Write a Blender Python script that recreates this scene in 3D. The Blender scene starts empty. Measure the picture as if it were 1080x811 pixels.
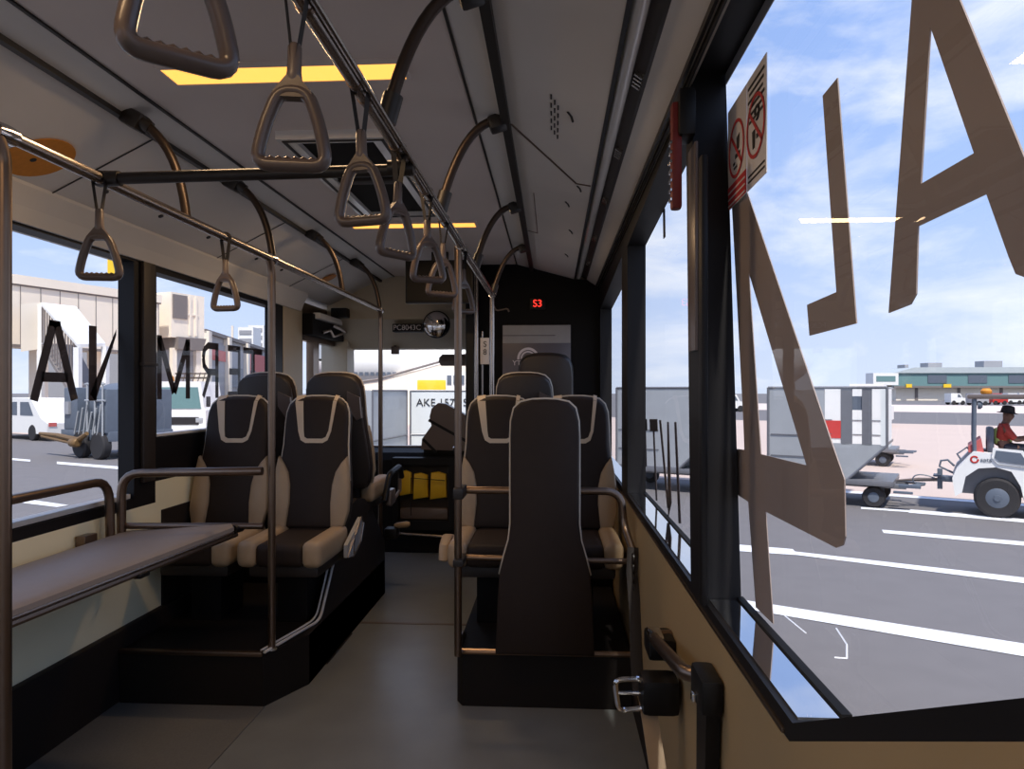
import bpy, bmesh, math, random
from mathutils import Vector, Matrix, Euler

random.seed(7)
SC = bpy.context.scene
COL = SC.collection
PI = math.pi

# ------------------------------------------------------------------ camera
F = 745.0                 # focal length in pixels of the 1080 wide frame
VPX, HY, CAMZ = 583.0, 412.0, 1.40
YAW = math.atan((VPX - 540.0) / F)
SN, CS = math.sin(YAW), math.cos(YAW)
cam_d = bpy.data.cameras.new('camera')
cam = bpy.data.objects.new('camera', cam_d)
COL.objects.link(cam)
cam.location = (0, 0, CAMZ)
cam.rotation_euler = (PI / 2, 0, YAW)
cam_d.sensor_width = 36.0
cam_d.lens = 36.0 * F / 1080.0
cam_d.shift_y = (HY - 405.5) / 1080.0
cam_d.clip_start = 0.02
cam_d.clip_end = 2000
SC.camera = cam

# ------------------------------------------------------------------ light
SC.view_settings.view_transform = 'Standard'
SC.view_settings.look = 'None'
SC.view_settings.gamma = 1.0
SC.view_settings.use_curve_mapping = False
SC.view_settings.exposure = 0.0
SKY = 1.25
SUN = 5.0
LAMP = 1.7
LAMP_W = 7.5          # watts of each amber ceiling lamp
SC.cycles.max_bounces = 10
SC.cycles.diffuse_bounces = 6
SC.cycles.glossy_bounces = 4
SC.cycles.transparent_max_bounces = 16
SC.cycles.caustics_reflective = False
SC.cycles.caustics_refractive = False
SC.cycles.sample_clamp_indirect = 4.0
try:
    SC.cycles.use_denoising = True
    SC.cycles.denoiser = 'OPENIMAGEDENOISE'
except Exception:
    pass

def lin(c):
    out = []
    for v in c[:3]:
        v = v / 255.0
        out.append(v / 12.92 if v <= 0.04045 else ((v + 0.055) / 1.055) ** 2.4)
    return (out[0], out[1], out[2], 1.0)

w = bpy.data.worlds.new('sky')
SC.world = w
w.use_nodes = True
nt = w.node_tree
nt.nodes.clear()
def N(tree, typ, **kw):
    n = tree.nodes.new(typ)
    for k, v in kw.items():
        setattr(n, k, v)
    return n
tc = N(nt, 'ShaderNodeTexCoord')
sep = N(nt, 'ShaderNodeSeparateXYZ')
nt.links.new(tc.outputs['Generated'], sep.inputs[0])
ramp = N(nt, 'ShaderNodeValToRGB')
nt.links.new(sep.outputs['Z'], ramp.inputs[0])
ramp.color_ramp.elements[0].position = 0.0
ramp.color_ramp.elements[0].color = lin((206, 218, 240))
ramp.color_ramp.elements[1].position = 1.0
ramp.color_ramp.elements[1].color = lin((120, 160, 235))
for p, c in ((0.09, (194, 211, 243)), (0.22, (168, 194, 240)), (0.42, (150, 180, 236))):
    e = ramp.color_ramp.elements.new(p)
    e.color = lin(c)
mapn = N(nt, 'ShaderNodeMapping')
mapn.inputs['Scale'].default_value = (2.3, 2.3, 5.5)
mapn.inputs['Location'].default_value = (0.35, 0.1, 0.2)
nt.links.new(tc.outputs['Generated'], mapn.inputs[0])
noi = N(nt, 'ShaderNodeTexNoise')
noi.inputs['Scale'].default_value = 1.9
noi.inputs['Detail'].default_value = 9
noi.inputs['Roughness'].default_value = 0.58
noi.inputs['Distortion'].default_value = 0.25
nt.links.new(mapn.outputs[0], noi.inputs['Vector'])
cr = N(nt, 'ShaderNodeValToRGB')
cr.color_ramp.elements[0].position = 0.46
cr.color_ramp.elements[0].color = (0, 0, 0, 1)
cr.color_ramp.elements[1].position = 0.74
cr.color_ramp.elements[1].color = (0.9, 0.9, 0.9, 1)
nt.links.new(noi.outputs['Fac'], cr.inputs[0])
mixc = N(nt, 'ShaderNodeMixRGB')
nt.links.new(cr.outputs[0], mixc.inputs[0])
nt.links.new(ramp.outputs[0], mixc.inputs[1])
mixc.inputs[2].default_value = lin((246, 248, 253))
bg = N(nt, 'ShaderNodeBackground')
bg.inputs['Strength'].default_value = SKY
nt.links.new(mixc.outputs[0], bg.inputs['Color'])
wo = N(nt, 'ShaderNodeOutputWorld')
nt.links.new(bg.outputs[0], wo.inputs[0])

sd = bpy.data.lights.new('sun', 'SUN')
sd.energy = SUN
sd.angle = math.radians(2.0)
sd.color = (1.0, 0.95, 0.87)
so = bpy.data.objects.new('sun', sd)
COL.objects.link(so)
so.rotation_euler = Vector((-0.10, 0.62, -1.0)).to_track_quat('-Z', 'Y').to_euler()   # high, behind the bus
so.location = (0, 0, 30)

# ------------------------------------------------------------------ pixel -> place
def ray(px, py):
    r = (px - 540.0) / F
    u = (HY - py) / F
    return Vector((-SN + r * CS, CS + r * SN, u))
C0 = Vector((0, 0, CAMZ))
def at_x(px, py, X):
    d = ray(px, py); return C0 + d * (X / d.x)
def at_y(px, py, Y):
    d = ray(px, py); return C0 + d * (Y / d.y)
def at_z(px, py, Z):
    d = ray(px, py); return C0 + d * ((Z - CAMZ) / d.z)
def at_d(px, py, D):
    return C0 + ray(px, py) * D

# ------------------------------------------------------------------ materials
def mat(name, rgb, rough=0.6, metal=0.0, var=0.10, scale=14.0, bump=0.0, spec=0.5, emit=None, bscale=None):
    m = bpy.data.materials.new(name)
    m.use_nodes = True
    t = m.node_tree
    b = t.nodes['Principled BSDF']
    base = lin(rgb)
    b.inputs['Roughness'].default_value = rough
    b.inputs['Metallic'].default_value = metal
    b.inputs['Specular IOR Level'].default_value = spec
    co = N(t, 'ShaderNodeTexCoord')
    nz = N(t, 'ShaderNodeTexNoise')
    nz.inputs['Scale'].default_value = scale
    nz.inputs['Detail'].default_value = 5
    t.links.new(co.outputs['Object'], nz.inputs['Vector'])
    mx = N(t, 'ShaderNodeMixRGB')
    mx.inputs[1].default_value = tuple(min(1, c * (1 - var)) for c in base[:3]) + (1,)
    mx.inputs[2].default_value = tuple(min(1, c * (1 + var)) for c in base[:3]) + (1,)
    t.links.new(nz.outputs['Fac'], mx.inputs[0])
    t.links.new(mx.outputs[0], b.inputs['Base Color'])
    if bump:
        n2 = N(t, 'ShaderNodeTexNoise')
        n2.inputs['Scale'].default_value = bscale or scale * 12
        n2.inputs['Detail'].default_value = 3
        t.links.new(co.outputs['Object'], n2.inputs['Vector'])
        bp = N(t, 'ShaderNodeBump')
        bp.inputs['Strength'].default_value = bump
        bp.inputs['Distance'].default_value = 0.004
        t.links.new(n2.outputs['Fac'], bp.inputs['Height'])
        t.links.new(bp.outputs[0], b.inputs['Normal'])
    if emit:
        b.inputs['Emission Color'].default_value = lin(emit[0])
        b.inputs['Emission Strength'].default_value = emit[1]
    return m

def glass_mat(name, tint=(0.98, 0.985, 0.99), base=0.06, gain=0.75):
    m = bpy.data.materials.new(name)
    m.use_nodes = True
    t = m.node_tree
    t.nodes.clear()
    tr = N(t, 'ShaderNodeBsdfTransparent')
    tr.inputs[0].default_value = tint + (1,)
    gl = N(t, 'ShaderNodeBsdfGlossy')
    gl.inputs['Roughness'].default_value = 0.0
    gl.inputs['Color'].default_value = (1, 1, 1, 1)
    lw = N(t, 'ShaderNodeLayerWeight')
    lw.inputs[0].default_value = 0.5
    pw = N(t, 'ShaderNodeMath', operation='POWER'); pw.inputs[1].default_value = 5.0
    t.links.new(lw.outputs['Facing'], pw.inputs[0])
    ml = N(t, 'ShaderNodeMath', operation='MULTIPLY_ADD')
    ml.inputs[1].default_value = gain; ml.inputs[2].default_value = base
    t.links.new(pw.outputs[0], ml.inputs[0])
    mx = N(t, 'ShaderNodeMixShader')
    t.links.new(ml.outputs[0], mx.inputs[0])
    t.links.new(tr.outputs[0], mx.inputs[1])
    t.links.new(gl.outputs[0], mx.inputs[2])
    o = N(t, 'ShaderNodeOutputMaterial')
    t.links.new(mx.outputs[0], o.inputs[0])
    return m

M = {}
M['ceiling'] = mat('ceiling_panel', (228, 218, 212), 0.55, var=0.06, scale=3, bump=0.05)
M['cove'] = mat('cove_panel', (228, 226, 222), 0.5, var=0.05, scale=3)
M['side'] = mat('side_panel', (230, 225, 218), 0.5, var=0.10, scale=2.2)
M['groove'] = mat('groove_black', (26, 24, 23), 0.5)
M['beige'] = mat('beige_laminate', (240, 233, 200), 0.45, var=0.05, scale=3)
M['pillar_beige'] = mat('pillar_laminate', (196, 184, 160), 0.5, var=0.05)
M['frame'] = mat('window_frame_black', (16, 14, 16), 0.5, var=0.1, spec=0.3)
M['alu_trim'] = mat('pale_aluminium', (206, 204, 200), 0.35, 0.0, var=0.04)
M['polished'] = mat('polished_strip', (240, 238, 234), 0.12, 0.0, var=0.10, scale=9, spec=1.0)
M['stripe'] = mat('pale_leather', (205, 186, 160), 0.5, var=0.06, scale=25)
M['red_dark'] = mat('dark_red_plastic', (122, 32, 26), 0.5)
M['handle'] = mat('strap_handle', (92, 79, 72), 0.28, var=0.06)
M['hanger'] = mat('hanger_steel', (62, 52, 46), 0.36, 0.7, var=0.1, scale=20)
M['tan'] = mat('shaded_beige_laminate', (164, 140, 102), 0.45, var=0.08, scale=3)  # beige laminate darkened: the right wall's shade is put into the colour
M['ledge'] = mat('polished_sill_plate', (216, 218, 222), 0.05, 1.0, var=0.04)
M['floor'] = mat('vinyl_floor', (120, 124, 124), 0.30, var=0.18, scale=6, bump=0.10, bscale=180, spec=0.8)
M['mat'] = mat('speckled_floor_covering', (104, 104, 102), 0.6, var=0.25, scale=120, bump=0.1, bscale=220)
M['carpet'] = mat('dark_vinyl', (34, 28, 26), 0.65, var=0.15, scale=40, bump=0.1, spec=0.25)
M['platform'] = mat('platform_vinyl', (24, 20, 18), 0.6, var=0.12, scale=30, spec=0.25)
M['steel'] = mat('brushed_steel', (170, 160, 152), 0.27, 1.0, var=0.08, scale=20)
M['steel_dark'] = mat('dark_steel', (124, 106, 92), 0.30, 0.95, var=0.1, scale=20)
M['chrome'] = mat('chrome', (215, 212, 210), 0.12, 1.0, var=0.03)
M['clamp'] = mat('black_clamp', (30, 26, 24), 0.4)
M['plastic_grey'] = mat('grey_plastic', (108, 96, 90), 0.33, var=0.06)
M['webbing'] = mat('webbing', (44, 40, 38), 0.8, bump=0.2)
M['leather'] = mat('brown_leather', (42, 33, 28), 0.6, var=0.12, scale=25, bump=0.15, spec=0.25)
M['leather_dark'] = mat('black_leather', (30, 28, 28), 0.5, var=0.12, scale=25, bump=0.15)
M['leather_beige'] = mat('beige_leather', (164, 142, 114), 0.5, var=0.08, scale=25, bump=0.1)
M['piping'] = mat('pale_piping', (196, 186, 170), 0.45)
M['shell'] = mat('seat_shell', (46, 38, 33), 0.5, var=0.08)
M['bench'] = mat('bench_vinyl', (132, 124, 119), 0.5, var=0.08, scale=40, bump=0.1)
M['black'] = mat('black_gloss', (12, 11, 12), 0.45, spec=0.3)
M['black_matt'] = mat('black_matt', (13, 11, 11), 0.7, spec=0.2)
M['screen'] = mat('screen_dark', (10, 9, 9), 0.55, spec=0.2)
M['film'] = mat('brown_vinyl_film', (150, 136, 130), 0.6, var=0.04)
M['film_dark'] = mat('dark_vinyl_film', (46, 38, 44), 0.6, var=0.04)
M['white'] = mat('white_paint', (232, 230, 226), 0.45, var=0.04)
M['paper'] = mat('paper', (226, 222, 222), 0.6, var=0.03)
M['red'] = mat('red_paint', (186, 44, 36), 0.45)
M['red_print'] = mat('red_print', (196, 52, 58), 0.6)
M['yellow'] = mat('yellow_paint', (240, 196, 44), 0.5)
M['vest'] = mat('hi_vis_vest', (206, 214, 120), 0.7)
M['orange'] = mat('orange_sticker', (214, 138, 40), 0.6, var=0.15, scale=60)
M['ink'] = mat('black_ink', (32, 28, 30), 0.7)
M['glass'] = glass_mat('window_glass', base=0.032, gain=0.30)
M['lamp'] = mat('lamp_diffuser', (255, 220, 170), 0.5, var=0.0, emit=((255, 176, 74), LAMP))
M['led'] = mat('led_red', (60, 6, 6), 0.5, var=0, emit=((255, 50, 40), 2.2))
M['asphalt'] = mat('asphalt', (110, 106, 106), 0.9, var=0.10, scale=3, bump=0.1, bscale=60)
M['concrete'] = mat('apron_concrete', (196, 176, 164), 0.9, var=0.06, scale=0.6)
M['paint_line'] = mat('road_paint', (226, 226, 228), 0.7, var=0.05, scale=8)
M['tyre'] = mat('tyre_rubber', (40, 38, 40), 0.8)
M['truck_dark'] = mat('truck_slate', (92, 100, 112), 0.5, var=0.15, scale=5)
M['alu'] = mat('container_aluminium', (176, 178, 180), 0.42, 0.35, var=0.10, scale=4)
M['alu_white'] = mat('container_white', (222, 224, 222), 0.5, var=0.06, scale=3)
M['frame_grey'] = mat('container_frame', (122, 122, 126), 0.45, 0.4)
M['bridge'] = mat('bridge_cream', (238, 226, 208), 0.6, var=0.05, scale=0.8)
M['bridge_dark'] = mat('bridge_dark_grey', (120, 112, 108), 0.6)  # darker grey for joints, stairs, legs and edges
M['grey_clad'] = mat('grey_cladding', (150, 150, 154), 0.6)
M['red_clad'] = mat('red_cladding', (190, 92, 88), 0.6)
M['teal'] = mat('teal_glazing', (104, 136, 136), 0.35)
M['roof_grey'] = mat('roof_grey', (176, 184, 186), 0.6)
M['skin'] = mat('skin', (120, 84, 66), 0.6)
M['shirt_red'] = mat('red_shirt', (170, 58, 46), 0.8)
M['trousers'] = mat('dark_trousers', (48, 48, 56), 0.8)
M['hat'] = mat('dark_hat', (48, 42, 46), 0.8)
M['brass'] = mat('brass_pipe', (122, 94, 58), 0.5, 0.3)

# ------------------------------------------------------------------ mesh helpers
OFF = {}      # world offset of every parent built in world coordinates

class MB:
    def __init__(self):
        self.bm = bmesh.new()
    def face(self, pts):
        vs = [self.bm.verts.new(p) for p in pts]
        try:
            self.bm.faces.new(vs)
        except ValueError:
            pass
        return self
    def box(self, lo, hi, bevel=0.0, rot=None, piv=None, seg=2):
        lo, hi = Vector(lo), Vector(hi)
        c = (lo + hi) / 2
        s = Vector([max(abs(hi[i] - lo[i]), 1e-4) for i in range(3)])
        tb = bmesh.new()
        bmesh.ops.create_cube(tb, size=1.0)
        for v in tb.verts:
            v.co = Vector((v.co.x * s.x, v.co.y * s.y, v.co.z * s.z))
        if bevel > 0:
            bmesh.ops.bevel(tb, geom=tb.edges[:], offset=min(bevel, min(s) * 0.45), segments=seg, profile=0.6, affect='EDGES')
        mtx = Matrix.Translation(c)
        if rot is not None:
            p = Vector(piv) if piv is not None else c
            mtx = Matrix.Translation(p) @ Euler(rot).to_matrix().to_4x4() @ Matrix.Translation(-p) @ mtx
        for v in tb.verts:
            v.co = mtx @ v.co
        self.merge(tb)
        return self
    def merge(self, tb):
        me = bpy.data.meshes.new('tmp')
        tb.to_mesh(me); tb.free()
        self.bm.from_mesh(me)
        bpy.data.meshes.remove(me)
    def xf(self, mtx):
        for v in self.bm.verts:
            v.co = mtx @ v.co
        return self
    def tube(self, pts, r, seg=10, closed=False, ry=None, up=None, caps=True):
        """sweep an (r x ry) ellipse along pts; r may be a list"""
        pts = [Vector(p) for p in pts]
        n = len(pts)
        rings = []
        prev = None
        for i, p in enumerate(pts):
            if closed:
                t = (pts[(i + 1) % n] - pts[i - 1]).normalized()
            elif i == 0:
                t = (pts[1] - pts[0]).normalized()
            elif i == n - 1:
                t = (pts[-1] - pts[-2]).normalized()
            else:
                t = ((pts[i + 1] - p).normalized() + (p - pts[i - 1]).normalized())
                t = t.normalized() if t.length > 1e-6 else (pts[i + 1] - p).normalized()
            if up is not None:
                a = t.cross(Vector(up))
            elif prev is None:
                a = t.cross(Vector((0, 0, 1)))
                if a.length < 1e-3:
                    a = t.cross(Vector((1, 0, 0)))
            else:
                a = prev - t * prev.dot(t)
            a.normalize()
            prev = a
            b = t.cross(a)
            rr = r[i] if isinstance(r, (list, tuple)) else r
            r2 = ry if ry is not None else rr
            rings.append([self.bm.verts.new(p + a * (rr * math.cos(2 * PI * k / seg)) + b * (r2 * math.sin(2 * PI * k / seg))) for k in range(seg)])
        m = n if closed else n - 1
        for i in range(m):
            A, B = rings[i], rings[(i + 1) % n]
            for k in range(seg):
                self.bm.faces.new((A[k], A[(k + 1) % seg], B[(k + 1) % seg], B[k]))
        if not closed and caps:
            self.bm.faces.new(list(reversed(rings[0])))
            self.bm.faces.new(rings[-1])
        return self
    def lathe(self, prof, origin=(0, 0, 0), axis=(0, 0, 1), seg=24):
        ax = Vector(axis).normalized()
        a = ax.cross(Vector((0, 0, 1)))
        if a.length < 1e-3:
            a = Vector((1, 0, 0))
        a.normalize()
        b = ax.cross(a)
        o = Vector(origin)
        rings = []
        for r, h in prof:
            rings.append([self.bm.verts.new(o + ax * h + (a * math.cos(2 * PI * k / seg) + b * math.sin(2 * PI * k / seg)) * max(r, 1e-4)) for k in range(seg)])
        for i in range(len(rings) - 1):
            for k in range(seg):
                self.bm.faces.new((rings[i][k], rings[i][(k + 1) % seg], rings[i + 1][(k + 1) % seg], rings[i + 1][k]))
        self.bm.faces.new(list(reversed(rings[0])))
        self.bm.faces.new(rings[-1])
        return self
    def prism(self, outer, vec, holes=()):
        """fill outer (with holes) and extrude by vec"""
        tb = bmesh.new()
        edges = []
        for loop in [outer] + list(holes):
            vs = [tb.verts.new(Vector(p)) for p in loop]
            for i in range(len(vs)):
                edges.append(tb.edges.new((vs[i], vs[(i + 1) % len(vs)])))
        if holes:
            bmesh.ops.triangle_fill(tb, edges=edges, use_beauty=True, use_dissolve=False)
        else:
            bmesh.ops.contextual_create(tb, geom=edges)
        fs = tb.faces[:]
        ex = bmesh.ops.extrude_face_region(tb, geom=fs, use_keep_orig=True)
        v2 = [g for g in ex['geom'] if isinstance(g, bmesh.types.BMVert)]
        bmesh.ops.translate(tb, verts=v2, vec=Vector(vec))
        bmesh.ops.recalc_face_normals(tb, faces=tb.faces[:])
        self.merge(tb)
        return self
    def pillow(self, outline, thick, fn, puff=0.35, rings=4):
        """a padded slab: outline in (a, b), fn(a, b, d) -> point, d from -thick/2 to thick/2"""
        n = len(outline)
        ca = sum(p[0] for p in outline) / n
        cb = sum(p[1] for p in outline) / n
        lay = []
        for i in range(rings * 2 + 1):
            ang = -PI / 2 + PI * i / (rings * 2)
            d = math.sin(ang) * thick / 2
            k = (1 - math.cos(ang)) * puff * thick
            ring = []
            for a, b in outline:
                va, vb = a - ca, b - cb
                L = math.hypot(va, vb) or 1
                q = max(0.0, (L - k) / L)
                ring.append(self.bm.verts.new(fn(ca + va * q, cb + vb * q, d)))
            lay.append(ring)
        for i in range(len(lay) - 1):
            for k in range(n):
                self.bm.faces.new((lay[i][k], lay[i][(k + 1) % n], lay[i + 1][(k + 1) % n], lay[i + 1][k]))
        self.bm.faces.new(list(reversed(lay[0])))
        self.bm.faces.new(lay[-1])
        return self
    def build(self, name, material, parent=None, smooth=True, angle=40):
        me = bpy.data.meshes.new(name)
        bmesh.ops.recalc_face_normals(self.bm, faces=self.bm.faces[:])
        off = OFF.get(parent.name, Vector((0, 0, 0))) if parent is not None else Vector((0, 0, 0))
        if off.length:
            for v in self.bm.verts:
                v.co -= off
        self.bm.to_mesh(me)
        self.bm.free()
        me.materials.append(M[material] if isinstance(material, str) else material)
        if smooth:
            try:
                me.shade_smooth()
                me.set_sharp_from_angle(angle=math.radians(angle))
            except Exception:
                pass
        o = bpy.data.objects.new(name, me)
        COL.objects.link(o)
        if parent is not None:
            o.parent = parent
            OFF[o.name] = off
        return o

def tag(o, label=None, cat=None, group=None, kind=None):
    if label: o['label'] = label
    if cat: o['category'] = cat
    if group: o['group'] = group
    if kind: o['kind'] = kind
    return o
def thing(name, label, cat, loc=(0, 0, 0), group=None, kind=None):
    o = bpy.data.objects.new(name, None)
    o.empty_display_size = 0.05
    COL.objects.link(o)
    o.location = loc
    OFF[o.name] = Vector(loc)
    return tag(o, label, cat, group, kind)
def copy_tree(o, parent=None):
    c = o.copy()
    COL.objects.link(c)
    if parent is not None:
        c.parent = parent
    for ch in list(o.children):
        copy_tree(ch, c)
    return c
def arc(c, r, a0, a1, n, plane):
    """points of an arc, plane = (u, v) unit vectors"""
    u, v = Vector(plane[0]), Vector(plane[1])
    return [Vector(c) + u * (r * math.cos(a0 + (a1 - a0) * i / n)) + v * (r * math.sin(a0 + (a1 - a0) * i / n)) for i in range(n + 1)]
def fillet(pts, r, n=5, closed=False):
    """round the corners of a polyline"""
    pts = [Vector(p) for p in pts]
    out = []
    N_ = len(pts)
    for i, p in enumerate(pts):
        if not closed and (i == 0 or i == N_ - 1):
            out.append(p); continue
        a, b = pts[i - 1], pts[(i + 1) % N_]
        rr = r[i] if isinstance(r, (list, tuple)) else r
        rr = min(rr, (a - p).length * 0.45, (b - p).length * 0.45)
        p0 = p + (a - p).normalized() * rr
        p1 = p + (b - p).normalized() * rr
        for k in range(n + 1):
            t = k / n
            out.append(p0 * (1 - t) ** 2 + p * 2 * t * (1 - t) + p1 * t * t)
    return out
def bez(p0, p1, p2, p3, n=10):
    p0, p1, p2, p3 = map(Vector, (p0, p1, p2, p3))
    return [p0 * (1 - t) ** 3 + p1 * 3 * t * (1 - t) ** 2 + p2 * 3 * t * t * (1 - t) + p3 * t ** 3 for t in [i / n for i in range(n + 1)]]
def text_mesh(name, body, size, material, parent, mtx, extrude=0.001, align='CENTER'):
    cu = bpy.data.curves.new(name, 'FONT')
    cu.body = body
    cu.size = size
    cu.extrude = extrude
    cu.align_x = align
    cu.align_y = 'CENTER'
    to = bpy.data.objects.new(name + '_curve', cu)
    COL.objects.link(to)
    dg = bpy.context.evaluated_depsgraph_get()
    me = bpy.data.meshes.new_from_object(to.evaluated_get(dg))
    bpy.data.objects.remove(to)
    bpy.data.curves.remove(cu)
    me.transform(mtx)
    off = OFF.get(parent.name, Vector((0, 0, 0)))
    me.transform(Matrix.Translation(-off))
    me.materials.clear()
    me.materials.append(M[material])
    me.name = name
    o = bpy.data.objects.new(name, me)
    COL.objects.link(o)
    o.parent = parent
    return o
def basis(origin, xax, yax):
    x = Vector(xax).normalized(); y = Vector(yax).normalized(); z = x.cross(y)
    m = Matrix((x, y, z)).transposed().to_4x4()
    m.translation = Vector(origin)
    return m

# ------------------------------------------------------------------ the bus shell
XL, XGL = -1.97, -2.05        # left lining and left glass
XR, XGR = 0.36, 0.45          # right lining and right glass
REAR, FRONT = -3.0, 6.5

MB().box((-2.1, REAR, -0.10), (0.5, FRONT, 0.0)).build('floor', 'floor', smooth=False)['kind'] = 'structure'
fm = MB().box((-1.955, 0.4, 0.0005), (-1.27, 3.05, 0.006)).build('floor_panel', 'mat', smooth=False)
tag(fm, 'grey speckled floor panel under the bench at left', 'floor covering')

def yz(poly, X):
    return [(X, y, z) for y, z in poly]

# left wall: cream lining below, black band with the openings above
w1 = [(0.80, 0.89), (3.22, 0.89), (3.22, 2.01), (0.80, 2.01)]
w2 = [(3.41, 1.165), (4.92, 1.165), (4.92, 1.99), (3.41, 1.99)]
w7 = [(-2.5, 0.89), (0.45, 0.89), (0.45, 2.01), (-2.5, 2.01)]
low = [(REAR, 0.0), (5.45, 0.0), (5.45, 0.95), (3.40, 0.95), (3.40, 0.845), (REAR, 0.845)]
wl = MB().prism(yz(low, XL), (-0.13, 0, 0)).build('wall_left', 'beige', smooth=False)
wl['kind'] = 'structure'
band = [(REAR, 0.845), (3.40, 0.845), (3.40, 0.95), (5.06, 0.95), (5.06, 2.06), (REAR, 2.06)]
MB().prism(yz(band, XL), (-0.078, 0, 0), [yz(w1, XL), yz(w2, XL), yz(w7, XL)]).build('trim_1', 'frame', smooth=False)['kind'] = 'structure'
MB().box((-2.1, 5.06, 0.95), (XL + 0.004, 5.45, 2.2), 0.004).build('trim_2', 'pillar_beige', smooth=False)['kind'] = 'structure'
MB().box((-2.1, REAR, 0.0), (XL + 0.03, 4.85, 0.32), 0.01).build('baseboard_left', 'carpet', smooth=False)['kind'] = 'structure'
MB().box((XL - 0.002, 3.45, 0.31), (XL + 0.008, 4.9, 0.80), 0.003).build('trim_15', 'carpet', smooth=False)['kind'] = 'structure'
# vertical cover strip on the pillar between the left windows
MB().box((XL, 3.27, 0.96), (XL + 0.02, 3.37, 2.02), 0.005).box((XL, 3.26, 1.52), (XL + 0.028, 3.38, 1.535), 0.003).build('trim_3', 'shell')['kind'] = 'structure'
# pale aluminium strip along the bottom of the left windows
MB().box((XGL + 0.012, 0.81, 0.893), (XL - 0.01, 3.21, 0.915), 0.003).box((XGL + 0.012, 3.42, 1.168), (XL - 0.01, 4.91, 1.182), 0.003).build('trim_4', 'alu_trim')['kind'] = 'structure'

def pane(n, poly, X, thick=0.0):
    MB().face(yz(poly, X)).build('window_%d' % n, 'glass', smooth=False)['kind'] = 'structure'
pane(1, w1, XGL); pane(2, w2, XGL); pane(7, w7, XGL)

# right wall
slope_y0, slope_y1 = 1.085, 0.20
zs = lambda y: 0.90 + (slope_y0 - y) * 0.507
w3 = [(1.71, 0.90), (1.86, 2.22), (0.20, 2.22), (0.20, zs(0.20)), (slope_y0, 0.90)]
w4 = [(1.87, 0.90), (3.44, 0.90), (3.44, 2.10), (1.94, 2.18)]
w5 = [(3.72, 0.90), (5.40, 0.90), (5.40, 2.02), (3.72, 2.10)]
w8 = [(-2.6, 0.30), (-0.05, 0.30), (-0.05, 2.15), (-2.6, 2.15)]  # unseen pane, made tall to throw daylight on the left wall
rl = [(REAR, 0.0), (FRONT, 0.0), (FRONT, 0.865), (1.10, 0.865), (0.20, zs(0.20) - 0.038), (0.05, zs(0.2) - 0.038), (0.0, 0.20), (REAR, 0.20)]
MB().prism(yz(rl, XR), (0.088, 0, 0)).build('wall_right', 'tan', smooth=False)['kind'] = 'structure'
rb = [(FRONT, 0.865), (FRONT, 2.46), (REAR, 2.46), (REAR, 0.20), (0.0, 0.20), (0.05, zs(0.2) - 0.038), (0.20, zs(0.20) - 0.038), (1.10, 0.865)]
MB().prism(yz(rb, XR), (0.088, 0, 0), [yz(w3, XR), yz(w4, XR), yz(w5, XR), yz(w8, XR)]).build('trim_5', 'frame', smooth=False)['kind'] = 'structure'
MB().box((XR + 0.012, 1.098, 0.896), (XGR - 0.004, 1.705, 0.9035)).build('trim_12', 'ledge', smooth=False)['kind'] = 'structure'
MB().box((XR + 0.012, 1.88, 0.896), (XGR - 0.004, 3.435, 0.9035)).box((XR + 0.012, 3.725, 0.896), (XGR - 0.004, 5.395, 0.9035)).build('trim_13', 'ledge', smooth=False)['kind'] = 'structure'
pane(3, w3, XGR); pane(4, w4, XGR); pane(5, w5, XGR); pane(8, w8, XGR)
# thin rubber at the foot of the right panes, frosted band along the top of the big pane
MB().box((XGR - 0.012, 1.10, 0.90), (XGR + 0.004, 1.72, 0.908)).box((XGR - 0.012, 1.885, 0.90), (XGR + 0.004, 3.48, 0.908)).build('trim_6', 'black_matt', smooth=False)['kind'] = 'structure'
MB().box((XGR - 0.004, 0.21, 2.190), (XGR - 0.002, 1.855, 2.22)).build('trim_14', 'grey_clad', smooth=False)['kind'] = 'structure'
MB().box((XR - 0.016, 1.66, 0.9), (XR, 1.70, 1.95), 0.006).build('trim_7', 'frame')['kind'] = 'structure'
MB().box((XR - 0.008, 1.775, 1.50), (XR, 1.865, 2.02), 0.003).build('trim_16', 'plastic_grey')['kind'] = 'structure'  # grey panel added for the pale reflection on the pillar
MB().box((XR - 0.005, 1.12, 0.868), (XR + 0.001, 6.4, 0.876), 0.001).build('trim_8', 'steel_dark', smooth=False)['kind'] = 'structure'
MB().box((XR - 0.012, 1.0, 0.0), (XR, 3.1, 0.10), 0.004).build('baseboard_right', 'carpet', smooth=False)['kind'] = 'structure'

# unseen rear wall behind the viewpoint, its window made large for more daylight
rw = [(-2.1, REAR, 0.0), (0.5, REAR, 0.0), (0.5, REAR, 2.5), (-2.1, REAR, 2.5)]
rh = [(-1.9, REAR, 0.95), (0.3, REAR, 0.95), (0.3, REAR, 2.1), (-1.9, REAR, 2.1)]
MB().prism(rw, (0, -0.1, 0), [rh]).build('wall_back', 'beige', smooth=False)['kind'] = 'structure'
MB().face([(p[0], REAR - 0.05, p[2]) for p in rh]).build('window_9', 'glass', smooth=False)['kind'] = 'structure'

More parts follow.
